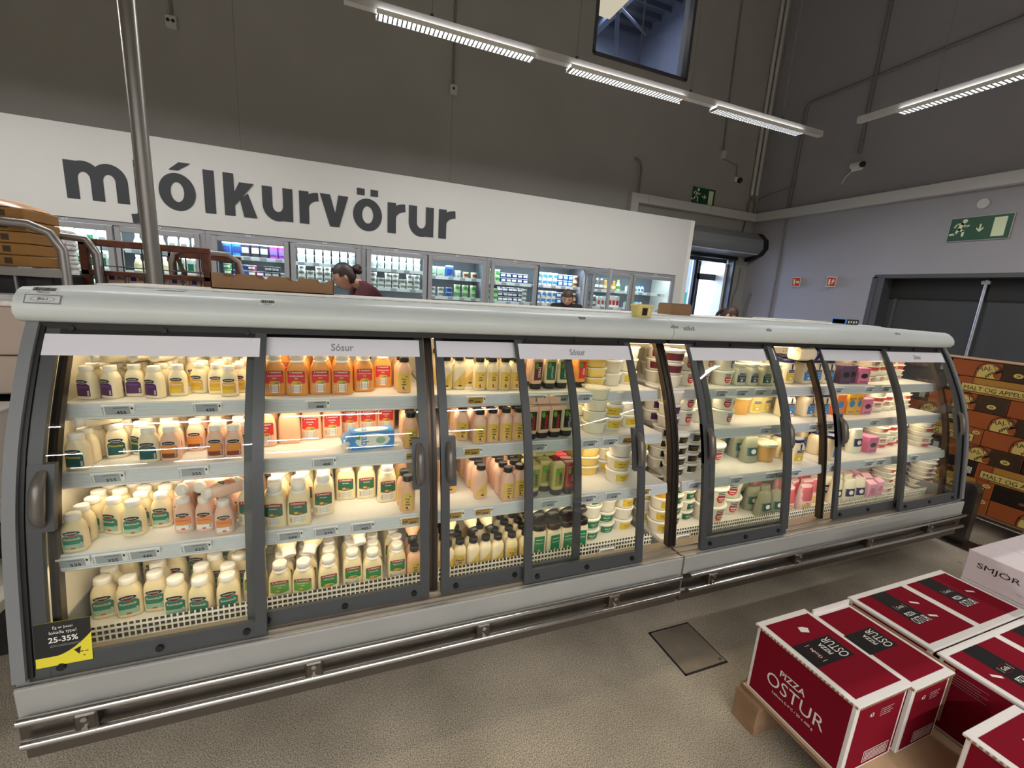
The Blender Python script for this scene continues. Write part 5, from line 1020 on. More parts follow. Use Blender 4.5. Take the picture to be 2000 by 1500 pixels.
S1 = [1.75, 1.75, 1.765, 1.755, 1.755, 1.715, 1.70, 1.705, 1.70, 1.70]; S2 = [1.53, 1.53, 1.555, 1.545, 1.52, 1.455, 1.44, 1.447, 1.445, 1.45]
frm = mat('cooler_frame', (158, 158, 162), .4, .3); LINER_SHADE = mat('cooler_liner_shade', (96, 100, 108), .6)  # liner colour darkened to stand for the shadows between the shelves
for ui, (da, db_) in enumerate(UNITS):
    x0 = DOORS[da][0]-.05; x1 = DOORS[db_][1]+.05
    if ui < 4: x1 = DOORS[UNITS[ui+1][0]][0]-.052
    c = empty('dairy_cooler', ((x0+x1)/2, YC, 0), label='upright glass-door dairy cooler, %s of the five under the lettering' % NM[ui], cat='refrigerator', group='upright dairy coolers')
    cx = (x0+x1)/2
    def pc(b, n, par=None): 
        o = b.build(n, par or c)
        if par is None: o.location = (-cx, -YC, 0)
        return o
    b = MB()
    b.box(x0, x1, 5.69, 5.74, 1.963, 2.005, frm, .003); b.box(x0, x1, 5.69, 5.74, 0, .14, frm); b.box(x0, x0+.045, 5.69, 5.74, .14, 1.963, frm); b.box(x1-.045, x1, 5.69, 5.74, .14, 1.963, frm)
    m_ = (DOORS[da][1]+DOORS[db_][0])/2; b.box(m_-.015, m_+.015, 5.70, 5.76, .14, 1.963, M['dark'])
    for k in (x0+.4, x1-.4): b.box(k-.02, k+.02, 5.687, 5.69, 1.978, 1.992, M['tag']); b.box(k-.012, k+.012, 5.686, 5.687, 1.982, 1.989, M['signtxt'])
    pc(b, 'frame')
    b = MB(); b.box(x0+.02, x1-.02, 6.24, 6.28, .1, 2.0, LINER_SHADE); b.box(x0+.005, x0+.02, 5.76, 6.28, .1, 2.0, LINER_SHADE); b.box(x1-.02, x1-.005, 5.76, 6.28, .1, 2.0, M['white'] if ui == 4 else LINER_SHADE); b.box(x0, x1, 5.76, 6.28, 1.985, 2.0, M['white']); b.box(x0, x1, 5.76, 6.28, .1, .14, M['white'])
    pc(b, 'cabinet_liner')
    arealight('lamp', (0, .10, 1.96), x1-x0-.1, .04, 3.4, (.78, .92, 1), (math.radians(25), 0, 0), PI, c)
    for di in (da, db_):
        a0, a1 = DOORS[di]; im = (a0+a1)/2
        for z in (S1[di], S2[di], S2[di]-.3, S2[di]-.62, S2[di]-.95):
            b = MB(); b.box(a0+.01, a1-.01, 5.86, 6.2, z-.012, z, M['shelf'])
            xe = a1-.01
            if di == 5 and z > 1.3: b = MB(); b.box(a0+.01, a1-.01, 5.9, 6.2, z-.012, z, M['shelf'])
            o = pc(b, 'shelf'); q = MB(); q.box(a0+.01, a1-.01, 5.845, 5.86, z-.035, z+.008, M['rail']); k = a0+.1
            while k < a1-.1: q.box(k-.035, k+.035, 5.842, 5.845, z-.03, z+.004, M['eink']); k += random.choice((.16, .24, .2))
            q.build('price_rail', o)
            if z > 1.3: arealight('lamp', (im-cx, .18, z-.03), a1-a0-.08, .02, .7, (.8, .93, 1), (math.radians(10), 0, 0), PI, c)
        def door(par, W, nm='glass_door'):
            b = MB(); f = .05; b.box(0, f, -.035, 0, .15, 1.955, frm, .004); b.box(W-f, W, -.035, 0, .15, 1.955, frm, .004); b.box(f, W-f, -.035, 0, .15, .2, frm); b.box(f, W-f, -.035, 0, 1.905, 1.955, frm, .004)
            o = b.build(nm, par); q = MB(); q.box(f-.005, W-f+.005, -.02, -.014, .195, 1.91, GLASS2); q.build('glass_pane', o); q = MB(); q.box(W-.045, W-.02, -.07, -.035, .9, 1.3, M['dark'], .004); q.build('handle', o); return o
        o = door(c, a1-a0-.01)
        if di == 7:
            o.location = (a1-.0-cx, 5.69-YC, 0); o.rotation_euler = (0, 0, math.radians(-97)); 
        else: o.location = (a0+.005-cx, 5.69-YC, 0)
# goods in the coolers
CO = {0: (['xl']*4+['xw']+['xl']*2, 1, ['xw']*6+['xl'], 1), 1: (['bw']*3+['xl']*3, 1, ['bw']*5+['xw']*3, 1), 2: (['cB', 'cB', 'cD', 'cD', 'cD', 'cV', 'cV'], 1, ['cg', 'cb', 'cb', 'cm', 'cv', 'cd', 'cd', 'cw'], 2),
      3: (['cW']*7, 2, ['cw']*7, 3), 4: (['cW']*7, 2, ['cw']*7, 3), 5: (['cT', 'cT', 'cB', 'cW', 'cc', 'cc'], 1, ['cw', 'cw', 'cb', 'cp', 'cp', 'cp'], 2), 6: (['cp', 'cp', 'cn', 'cn', 'cn', 'cn', 'cn'], 2, ['cp', 'cp', 'cn', 'cn', 'cn', 'cn', 'cn', 'cw'], 3),
      7: (['cq', 'cq', 'cq', 'cq', 'cs', 'cs', 'cs', 'cc'], 2, ['cq', 'cq', 'cq', 'cq', 'cs', 'cs', 'cs', 'cc'], 3), 8: (['bc']*4+['bo']*3+['by'], 1, ['bc']*3+['xr']*3+['xh']*3, 1), 9: (['xg']*3+['xb']*2, 1, ['xg']*3+['xb']*2, 1)}
DN = ['first', 'second', 'third', 'fourth', 'fifth', 'sixth', 'seventh', 'open eighth', 'ninth', 'tenth']
for di, (up, nu, lo, nl) in CO.items():
    a0, a1 = DOORS[di]
    for tier, ks, nlv, z in (('top shelf', up, nu, S1[di]), ('lower shelf', lo, nl, S2[di]), ('third shelf', lo, 1, S2[di]-.3)):
        if tier == 'third shelf' and di not in (0, 1, 2, 3, 4): continue
        if tier == 'third shelf' and di in (2, 3): continue
        W = (a1-a0-.1) if di != 9 else .33; n = len(ks)
        for i, k in enumerate(ks):
            w_ = PROTO[k]['size'][0]; h = PROTO[k]['size'][2]; x = a0+.05+W*(i+.5)/n; lv = nlv
            maxz = (S1[di]-.014) if tier == 'lower shelf' else (1.955 if tier == 'top shelf' else S2[di]-.04)
            if tier == 'lower shelf' and di in (2, 3, 4) and i % 3 == 1: lv = max(1, lv-1)
            while lv > 1 and z+h*lv > maxz: lv -= 1
            for j in range(lv):
                o = spawn(k, (x, 5.87+w_/2+.005, z+.0005+j*(h+.0006)), random.uniform(-.2, .2))
                hh = '' if lv == 1 else (', upper of its stack' if j == lv-1 else (', bottom of its stack' if j == 0 else ', middle of its stack'))
                lab = '%s, %s in %s row, %s cooler door%s' % (PROTO[k]['desc'], ORD[i+1], 'upper' if tier == 'top shelf' else ('lower' if tier == 'lower shelf' else 'lowest'), DN[di], hh)
                wd = lab.split()
                while len(wd) > 16: wd.pop(1)
                tag(o, ' '.join(wd), PROTO[k]['cat'], PROTO[k]['desc'].split(' with ')[0]+'s in the dairy coolers')
# ================================================================ on top of the refrigerator
def tray(x, y, z, W, D, H, rz, label):
    r = empty('cardboard_tray', (x, y, z), rz, label=label, cat='box'); t = .004; b = MB()
    b.box(0, W, 0, D, 0, t, M['cbrown']); b.box(0, t, 0, D, 0, H, M['cbrown']); b.box(W-t, W, 0, D, 0, H, M['cbrown'])
    for y0, y1 in ((0, t), (D-t, D)):
        pr = [(0, 0), (W, 0), (W, H*.9)]; n = 4
        pts = [(W, H*.85)]
        for k in range(n):
            a = W*(1-(k+.18)/n); pts += [(a, H), (a-.012, H*.78), (a-.05, H*.78), (a-.062, H)]
        pts += [(0, H)]
        vs = [(0, 0), (W, 0)]+pts
        xs = sorted(set([p[0] for p in pts]+[0, W]))
        def ht(q):
            P = pts[::-1]
            for (a, c), (d_, e_) in zip(P, P[1:]):
                if a <= q <= d_: return c+(e_-c)*((q-a)/(d_-a) if d_ > a else 0)
            return H
        for a, c in zip(xs, xs[1:]): b.prism([(a, 0), (c, 0), (c, ht(c-1e-6)), (a, ht(a+1e-6))], y0, y1, M['cbrown'], axis='y')
    b.build('tray_wall', r)
    b = MB(); b.box(W, W+.0008, D*.45, D*.5, H*.2, H*.6, M['ink']); b.box(W*.995, W+.001, -.001, .006, 0, H, M['brown']); b.build('slot', r)
    return r
p = on(425, 563, 1, 2.5); tray(p.x-.01, 2.43, 1.4867, .53, .22, .072, 0, 'long open cardboard tray lying on top of the refrigerator')
r = empty('spread_tub', (1.42, 1.86, 1.4772), .05, label='yellow tub with black label standing on the refrigerator canopy', cat='tub')
YM = pm('tub_margarine', (226, 206, 124), .35)
b = MB(); b.loft([(0, .088, .06, 4), (.002, .092, .064, 4), (.054, .104, .074, 4)], YM, 24); b.build('body', r)
b = MB(); b.loft([(.052, .112, .082, 4), (.062, .112, .082, 4), (.064, .10, .072, 4)], YM, 24); b.build('lid', r)
d = Decal(lambda x, z, k: (x, sup(x, .098+.01*z/.054, .07+.008*z/.054, 4)-.0012-.0004*k, z)); d.band(-.026, .004, .010, .046, BLK, 0, 4); d.band(.010, .018, .010, .046, TUBW, 0, 2); d.b.build('front_label', r)
p = on(1318, 613, 1, 2.3)
b = MB(); b.prism([(0, 0), (.13, 0), (.13, .065), (.11, .072), (.012, .072), (0, .055)], p.x-.075, p.x+.085, M['cbrown'], M4=Matrix.Translation((0, 2.25, 1.4867))); tag(b.build('carton_box'), 'small closed brown carton on the refrigerator, right of the yellow tub', 'box')
p = on(1656, 632, 1, 2.25)
b = MB(); b.box(p.x-.08, p.x+.08, 2.22, 2.32, 1.4867, 1.526, M['ink'], .004); b.box(p.x-.08, p.x-.068, 2.2195, 2.3205, 1.487, 1.5265, BLUE)
for k in range(4): b.box(p.x-.05+k*.03, p.x-.035+k*.03, 2.2190, 2.2195, 1.495+.004*(k % 2), 1.513, WHT)
tag(b.build('film_packet'), 'small dark packet with white print on the far canopy end', 'packet')
b = MB(); p = on(318, 571, 1, 2.0); b.box(p.x-.03, p.x+.06, 2.0, 2.06, 1.4805, 1.4815, M['tag']); b.box(p.x, p.x+.03, 2.02, 2.03, 1.4815, 1.4818, M['signtxt']); tag(b.build('paper_label'), 'loose paper label lying on the canopy near the pole', 'label')
b = MB(); p = on(1560, 622, 1, 2.4); b.box(p.x-.3, p.x+.3, 2.36, 2.56, 1.4867, 1.495, M['white']); tag(b.build('shelf_board'), 'flat white board lying on the canopy right of the carton', 'board')
b = MB(); b.tube([(-.955, 2.95, 0), (-.965, 2.95, 7.5)], .036, M['pole'], 20); b.cyl((-.955, 2.95, 0), (-.955, 2.95, .02), .09, M['pole'], 20)
tag(b.build('support_pole'), 'tall grey steel pole rising in front of the lettering', 'pole')
# ================================================================ pallets, boxes
def pallet(x0, x1, y0, y1, label, z=0):
    r = empty('wooden_pallet', ((x0+x1)/2, (y0+y1)/2, z), label=label, cat='pallet'); W = x1-x0; D = y1-y0; h = .144
    for k in range(7):
        b = MB(); xx = -W/2+W*(k+.5)/7; b.box(xx-W*.055, xx+W*.055, -D/2, D/2, h-.02, h, M['wood'], .002); b.build('deck_board', r)
    for i in range(3):
        b = MB(); yy = -D/2+.05+(D-.1)*i/2; b.box(-W/2, W/2, yy-.05, yy+.05, h-.04, h-.02, M['wood']); b.build('stringer', r)
        b = MB(); b.box(-W/2, W/2, yy-.05, yy+.05, 0, .02, M['wood'], .002); b.build('bottom_board', r)
        for j in range(3): b = MB(); xx = -W/2+.07+(W-.14)*j/2; b.box(xx-.07, xx+.07, yy-.05, yy+.05, .02, h-.04, M['wood'], .003); b.build('block', r)
    return r
PW = M['cwhite']; CR = M['crimson']
pallet(1.395, 2.575, .10, .968, 'worn wooden pallet under the red pizza cheese boxes')
b = MB(); b.box(1.41, 2.58, .0, .955, .1445, .1485, M['sheet']); tag(b.build('layer_sheet'), 'beige fibre sheet under the red pizza cheese boxes', 'sheet')
def quad(b, F, x0, x1, y0, y1, z, m): b.add([(x0, y0, z), (x1, y0, z), (x1, y1, z), (x0, y1, z)], [(0, 1, 2, 3)], m, False, F)
def logo(b, F, s):
    n = 20; b.add([(s*.5*math.cos(2*PI*k/n), s*.28*math.sin(2*PI*k/n), 0) for k in range(n)]+[(s*.47*math.cos(2*PI*k/n), s*.25*math.sin(2*PI*k/n), 0) for k in range(n)], [(k, (k+1) % n, n+(k+1) % n, n+k) for k in range(n)], CR, False, F)
    b.text('Goða', WHT, F, h=s*.22, bold=.02)
    for sx in (-1, 1): b.add([(sx*s*.52, -s*.2, 0), (sx*s*.54, -s*.2, 0), (sx*s*.54, s*.2, 0), (sx*s*.52, s*.2, 0)], [(0, 1, 2, 3)], WHT, False, F)
def pizzabox(x0, x1, y0, y1, style, label, z0=.1492, H=.271, bulge=0, side=0, tape=0):
    W, D = x1-x0, y1-y0; r = empty('pizza_cheese_box', ((x0+x1)/2, (y0+y1)/2, z0), label=label, cat='box', group='red pizza cheese boxes on the pallet')
    b = MB(); a, c = W/2, D/2; g = .016
    b.box(-a+.003, a-.003, -c+.003, c-.003, 0, H-.006, PW, .003)
    # printed sides
    FL = frame4((-a+.0022, 0, 0), (0, -1, 0), (0, 0, 1)); FF = frame4((0, -c+.0022, 0), (1, 0, 0), (0, 0, 1))
    quad(b, FL, -c+g, c-g, g*.7, H-g, .0, CR); quad(b, FF, -a+g, a-g, g*.7, H-g, .0, CR)
    FR = frame4((a-.0022, 0, 0), (0, 1, 0), (0, 0, 1)); quad(b, FR, -c+g, c-g, g*.7, H-g, 0, CR)
    o = b.build('carton_body', r)
    b = MB(); T = lambda F, x, y, e=.0012: F @ Matrix.Translation((x, y, e))
    b.text('PIZZA', PW, T(FL, -.015, H*.60), h=.024, bold=.03) if not side else None
    if not side: b.text('OSTUR', PW, T(FL, 0, H*.42), w=D*.58, h=.048, bold=-.004); b.text('kælivara 0-4°C / 20 x 400 g', PW, T(FL, 0, H*.26), w=D*.42, bold=.01)
    else:
        for k in range(5): quad(b, T(FL, 0, 0), -c*.8, -c*(.1+.12*(k % 2)), H*(.86-.035*k), H*(.865-.035*k), 0, M['signtxt'])
    b.build('side_print', o)
    b = MB(); F2 = FF
    b.text('43', PW, T(F2, -a*.35, H*.78), h=.016, bold=.03)
    for k in range(4): quad(b, T(F2, 0, 0), a*.0, a*(.5-.08*(k % 2)), H*(.80-.03*k), H*(.805-.03*k), 0, PW)
    quad(b, T(F2, 0, 0, .0008), a*.0-.03, a*.75, H*.08, H*.24, 0, PW); quad(b, T(F2, 0, 0, .001), a*.0-.027, a*.75-.003, H*.09, H*.23, 0, CR if not side else M['ink'])
    for k in range(14): quad(b, T(F2, 0, 0, .0014), -.022+k*(a*.75+.02)/14.5, -.022+(k+.45)*(a*.75+.02)/14.5, H*.10, H*.22, 0, PW)
    b.build('end_print', o); b = MB()
    if side:
        quad(b, T(FL, 0, 0, .001), c*.25, c*.85, H*.06, H*.27, 0, PW); quad(b, T(FL, 0, 0, .0014), c*.3, c*.8, H*.08, H*.25, 0, M['ink'])
        for k in range(10): quad(b, T(FL, 0, 0, .0018), c*.34+k*c*.043, c*.34+(k+.5)*c*.043, H*.1, H*.23, 0, PW)
        b.build('barcode_label', o)
    # lid with white border, red field, black band
    b = MB(); e = .004; top = H
    b.box(-a-e, a+e, -c-e, c+e, H-.010, H, PW, .002)
    n = 26
    for k in range(n):
        xx = -a+2*a*k/n; b.box(xx, xx+2*a/n*.5, -c-e-.0015, -c-e, H-.010, H-.003, M['cbrown']) if style in ('a', 'b') else None
    if style in ('a', 'b'):
        for k in range(n): yy = -c+2*c*k/n; b.box(-a-e-.0015, -a-e, yy, yy+2*c/n*.5, H-.010, H-.003, M['cbrown'])
    lid = b.build('lid', r)
    b = MB(); F = Matrix.Translation((0, 0, H+.0006)); quad(b, F, -a+.016, a-.012, -c+.02, c-.02, 0, CR)
    F1 = Matrix.Translation((0, 0, H+.0012)); Z2 = lambda x, y, rz=0: Matrix.Translation((x, y, H+.0018)) @ Matrix.Rotation(rz, 4, 'Z')
    if style in ('a', 'b'):
        quad(b, F1, -a+.0 if style == 'b' else -a+.016, a-.05, -c*.22, c*.30, 0, M['cblack'])
        b.text('OSTUR', PW, Z2(a-.085, c*.04, PI/2), w=c*.46, h=.042, bold=.0); b.text('PIZZA', PW, Z2(a-.128, c*.06, PI/2), w=c*.26, h=.02, bold=.03)
        if style == 'a': logo(b, Z2(-a*.42, c*.04, PI/2), .06)
        b.add([(-.01, c*.52, H+.002), (.02, c*.46, H+.002), (.035, c*.56, H+.002), (.02, c*.62, H+.002), (0, c*.64, H+.002)], [(0, 1, 2, 3, 4)], PW) if style == 'a' else None
    else:
        quad(b, F1, -a*.42, a*.18, -c*.34, c-.02, 0, M['cblack']); mx = -a*.12
        b.text('OSTUR', PW, Z2(mx, -c*.24), w=a*.54, h=.030, bold=.0); b.text('PIZZA', PW, Z2(mx-a*.04, -c*.01), w=a*.32, h=.017, bold=.03); logo(b, Z2(mx, c*.26), .055)
        for tx, ty, rz in ([(a*.45, c*.25, -.5), (a*.35, -c*.25, -.4)] if tape == 2 else [(a*.55, c*.05, -.4)] if tape == 1 else [(-a*.6, c*.2, -.5)]): quad(b, Z2(tx, ty, rz), -.018, .018, -.005, .005, 0, PW)
    b.build('lid_print', lid)
    return r
pizzabox(1.410, 1.664, .600, .948, 'a', 'red pizza cheese box at the front left corner of the pallet', bulge=1)
o = pizzabox(1.672, 1.885, .590, .930, 'b', 'red pizza cheese box second from left with gaping sunken lid', H=.262)
b = MB(); b.box(-.105, .105, .160, .166, .18, .285, PW); b.build('torn_flap', o)
b = MB(); b.box(.110, .114, -.17, .17, .06, .268, M['cbrown']); b.build('inner_flap', o)
pizzabox(1.925, 2.250, .665, .945, 'c', 'red pizza cheese box in the back row with two tape strips', tape=2)
pizzabox(2.258, 2.580, .665, .945, 'c', 'red pizza cheese box at the back right beside white butter boxes', tape=1)
pizzabox(1.925, 2.250, .345, .650, 'c', 'red pizza cheese box in front of the taped one, barcode on side', side=1)
pizzabox(2.258, 2.580, .345, .650, 'c', 'red pizza cheese box cut by the right frame edge', tape=1)
pizzabox(1.620, 1.895, .10, .450, 'a', 'red pizza cheese box nearest the viewer at bottom right corner', H=.272)
# butter boxes
pallet(2.60, 3.4, -.2, .885, 'wooden pallet under the white butter boxes')
GW = mat('butter_card', (212, 200, 204), .6)
bn = 0; LV = ['bottom', 'second', 'top']
for lev in range(3):
    for i, (xa, xb, nm) in enumerate(((2.602, 2.80, 'left'), (2.803, 3.0, 'middle'), (3.003, 3.2, 'right'))):
        for j, (ya, yb_) in enumerate(((.555, .885), (.222, .552))):
            if j and lev < 2 and i: continue
            if lev < 2 and i == 1 and j: continue
            z0 = .1445+lev*.1405; r = empty('butter_box', ((xa+xb)/2, (ya+yb_)/2, z0), label='white butter box, %s layer, %s column, %s row of its pallet' % (LV[lev], nm, 'back' if j == 0 else 'front'), cat='box', group='white butter boxes')
            b = MB(); a = (xb-xa)/2; c = (yb_-ya)/2; b.box(-a, a, -c, c, 0, .14, GW, .003); b.build('carton_body', r)
            FL = frame4((-a-.0008, 0, 0), (0, -1, 0), (0, 0, 1)); b = MB()
            b.text('SMJÖR', M['ink'], FL @ Matrix.Translation((-c*.35, .085, 0)), w=.135, h=.036, bold=.015); b.text('20 kg', M['ink'], FL @ Matrix.Translation((c*.32, .088, 0)), h=.01, bold=.03); b.text('40 x 500 g', M['ink'], FL @ Matrix.Translation((c*.35, .068, 0)), h=.01, bold=.03); b.text('SMJÖR', M['signtxt'], FL @ Matrix.Translation((c*.1, .035, 0)), h=.007)
            b.box(-a*.1, a*.4, -.003, .003, .1402, .1408, M['signtxt']); b.build('print', r)
# soda multipack stack
SX = 4.5; OR = pm('soda_orange', (152, 76, 32), .5); DB = pm('soda_brown', (58, 38, 24), .4); CRM = pm('soda_cream', (206, 184, 108), .4); SD = pm('soda_dark', (34, 24, 20), .4); GL = pm('soda_gold', (170, 122, 52), .45)
pallet(4.50, 5.3, 1.2, 3.2, 'wooden pallet under the stacked orange and brown soda packs')
def soda(y0, y1, z0, kind, nm):
    """pack whose left face (x=SX) shows: kind 0 orange end with arch and brown right part, 1 long banner, 2 dark"""
    L = y1-y0; H = .122; r = empty('soda_pack', (SX+.13, (y0+y1)/2, z0), label=nm, cat='soda pack', group='stacked orange and brown soda packs')
    b = MB(); b.box(-.13, .13, -L/2, L/2, 0, H, (OR, GL, SD)[kind], .003); b.build('carton_body', r)
    F = frame4((-.1308, 0, 0), (0, -1, 0), (0, 0, 1)); b = MB(); e = .0006
    def Q(x0, x1, a, c, m, k=1): quad(b, F, x0, x1, a, c, e*k, m)
    if kind == 0:
        Q(L*.12, L/2, 0, H, DB); n = 16; cx = -L*.02
        def arch(s, m, k): b.add([(cx-.06*s, H*.04, e*k)]+[(cx-.06*s*math.cos(PI*q/n), H*.3+H*.6*s*math.sin(PI*q/n)*.95, e*k) for q in range(n+1)]+[(cx+.06*s, H*.04, e*k)], [tuple(range(n+3))], m, False, F)
        arch(1.25, DB, 2); arch(1.15, OR, 3); arch(1.0, CRM, 4)
        b.text('MALT', SD, F @ Matrix.Translation((cx-.012, H*.62, e*5)) @ Matrix.Rotation(.3, 4, 'Z'), h=.030, bold=.06); b.text('og', SD, F @ Matrix.Translation((cx, H*.46, e*5)), h=.009, bold=.03); b.text('APPELSÍN', SD, F @ Matrix.Translation((cx+.024, H*.40, e*5)) @ Matrix.Rotation(.75, 4, 'Z'), h=.024, bold=.06)
        b.add([(cx+.035, H*.3, e*5), (cx+.07, H*.5, e*5), (cx+.075, H*.62, e*5), (cx+.04, H*.5, e*5)], [(0, 1, 2, 3)], SD, False, F); b.add([(cx+.05+.022*math.cos(2*PI*q/n), H*.3+.03*math.sin(2*PI*q/n), e*4.5) for q in range(n)], [tuple(range(n))], OR, False, F)
        ex = L*.32; b.add([(ex+.026*math.cos(2*PI*q/n), H*.4+.017*math.sin(2*PI*q/n), e*2) for q in range(n)], [tuple(range(n))], CRM, False, F); b.text('24', DB, F @ Matrix.Translation((ex, H*.4, e*3)), h=.016, bold=.05)
    elif kind == 1:
        Q(-L/2, -L*.32, 0, H, OR); Q(L*.32, L/2, 0, H, OR); Q(-L*.45, L*.42, H*.12, H*.62, SD, 2); Q(-L*.44, L*.41, H*.15, H*.59, CRM, 3); Q(-L*.33, -L*.31, 0, H, BRN, 2); Q(L*.30, L*.32, 0, H, BRN, 2)
        b.text('MALT OG APPELSÍN', SD, F @ Matrix.Translation((-L*.015, H*.37, e*4)), w=L*.78, h=H*.32, bold=.05); b.text('HÁTÍÐARBLANDA', BRN, F @ Matrix.Translation((0, H*.06, e*4)), h=H*.07, bold=.03)
        n = 14; b.add([(L*.43+.022*math.cos(2*PI*q/n), H*.75+.015*math.sin(2*PI*q/n), e*4) for q in range(n)], [tuple(range(n))], CRM, False, F); b.text('24', DB, F @ Matrix.Translation((L*.43, H*.75, e*5)), h=.014, bold=.04)
    else:
        Q(-L*.1, L*.3, H*.2, H*.7, pm('soda_hole', (12, 9, 8), .6), 1)
        for k in range(4): n = 12; cx = -L*.04+k*L*.1; b.add([(cx+L*.045*math.cos(2*PI*q/n), H*.32+H*.1*math.sin(2*PI*q/n), e*2) for q in range(n)], [tuple(range(n))], BRN, False, F)
        Q(L*.38, L*.46, H*.2, H*.6, WHT, 2)
        for k in range(5): Q(L*.385+k*L*.015, L*.391+k*L*.015, H*.22, H*.58, BLK, 3)
    b.build('print', r)
LVN = ['lowest', 'second', 'third', 'fourth', 'fifth', 'sixth', 'seventh', 'eighth', 'topmost']
pat = [[(0, 1.02, 1.50), (1, 1.505, 2.0), (0, 2.005, 2.5)], [(2, 1.16, 1.50), (1, 1.505, 2.0), (0, 2.005, 2.5)], [(1, 1.14, 1.62), (2, 1.625, 2.1), (0, 2.105, 2.6)], [(2, .98, 1.40), (0, 1.405, 1.85), (2, 1.855, 2.3)], [(0, 1.16, 1.64), (1, 1.645, 2.12), (2, 2.125, 2.6)], [(2, .9, 1.32), (0, 1.325, 1.76), (0, 1.765, 2.2), (1, 2.205, 2.68)], [(0, 1.05, 1.55), (0, 1.555, 2.02), (2, 2.025, 2.5)], [(1, 1.385, 1.865), (2, 1.87, 2.3), (0, 2.305, 2.75)], [(0, 1.0, 1.44), (2, 1.445, 1.86), (1, 1.865, 2.4)], ]
zz = .1455
rows = pat[:8]+[[(0, .98, 1.46), (0, 1.465, 1.93), (2, 1.935, 2.4)]]
for i, row in enumerate(rows):
    for j, (k, y0, y1) in enumerate(row):
        soda(y0, y1, zz+i*.1265, k, '%s soda pack in the %s layer, %s from the near end' % (('orange arch-printed', 'banner-printed', 'dark')[k], LVN[i], ORD[j+1]))
b = MB(); b.box(SX-.005, SX+.27, 1.0, 2.75, zz+9*.1265, zz+9*.1265+.006, M['cbrown'], .001); tag(b.build('cover_sheet'), 'brown card sheet covering the top of the soda stack', 'sheet')
# ================================================================ left edge: wrapped stacks, roll cages
YB1 = mat('box_ochre', (150, 106, 50), .7, noise=.12, nscale=6)
r = empty('roll_cage', (-1.75, 3.0, 0), label='grey roll cage holding ochre boxes at the left edge', cat='roll cage')
b = MB(); b.tube([(.40, 0, .1), (.40, 0, 1.62), (.36, 0, 1.70), (.28, 0, 1.735), (-.35, 0, 1.75)], .022, M['pole'], 10); b.tube([(.40, .34, .1), (.40, .34, 1.62), (.36, .34, 1.70), (-.35, .34, 1.75)], .022, M['pole'], 10); b.build('side_frame', r)
b = MB()
for z in (.2, 1.50): b.box(-.4, .40, -.02, .02, z-.02, z+.02, M['pole'])
b.tube([(.40, 0, .9), (.40, .34, .9)], .01, M['pole'], 8); b.tube([(.2, 0, 1.5), (.2, 0, .2)], .008, M['pole'], 8); b.build('cross_bar', r)
b = MB(); b.box(-.42, .42, -.03, .37, .12, .16, M['pole'], .005); b.build('base', r)
for x in (-.35, .35):
    for y in (.03, .30): b = MB(); b.cyl((x-.015, y, .05), (x+.015, y, .05), .05, M['black'], 16); b.box(x-.02, x+.02, y-.02, y+.02, .08, .12, M['steel']); b.build('caster', r)
b = MB(); b.box(-.45, -.12, -.06, -.03, 1.0, 1.62, M['endgrey']); b.build('side_shield', r)
n_ = 0
for k in range(5):
    z0 = 1.525 - (0 if k else 0)+k*.058
    b = MB(); b.box(-2.15, -1.50, 3.04, 3.34, z0, z0+.055, YB1, .004); b.box(-1.60, -1.57, 3.0385, 3.04, z0+.012, z0+.042, M['brown'])
    tag(b.build('flat_box'), 'flat ochre box in the left roll cage, %s from bottom' % ORD[k+1], 'box', 'ochre boxes in the roll cage')
b = MB(); b.box(-2.15, -1.42, 3.04, 3.34, .165, 1.495, M['black'], .01); tag(b.build('dark_crate'), 'dark crate stack below the ochre boxes in the roll cage', 'crate')
WRAP = mat('stretch_wrap', (206, 200, 198), .18, noise=.4, nscale=30, bump=.8, bscale=40)
b = MB(); rr = random.Random(5)
secs = [(1.815, .74, .44, 3), (1.835, .70, .4, 3), (1.855, .55, .3, 2.5), (1.862, .2, .1, 2)]; b.loft(secs, mat('wrapped_bread', (214, 170, 130), .25, noise=.3, nscale=9, bump=.5, bscale=20), 24, M4=Matrix.Translation((-1.87, 3.2, 0))); tag(b.build('wrapped_pack'), 'plastic-wrapped pack lying on the ochre boxes', 'pack')
b = MB(); n = 14; wx = on(77, 460, 1, 4.15).x
for k in range(n):
    z0 = 1.30+.5*k/n; z1 = 1.30+.5*(k+1)/n; b.loft([(z0, .13+rr.uniform(-.015, .015), .4, 4), ((z0+z1)/2, .15+rr.uniform(-.015, .015), .42, 4), (z1, .13+rr.uniform(-.015, .015), .4, 4)], WRAP, 16, M4=Matrix.Translation((wx, 4.3, 0)))
b.box(wx-.06, wx+.06, 4.15, 4.45, .02, 1.3, M['black']); tag(b.build('wrapped_stack'), 'narrow silvery stretch-wrapped stack beside the ochre boxes', 'wrapped stack')
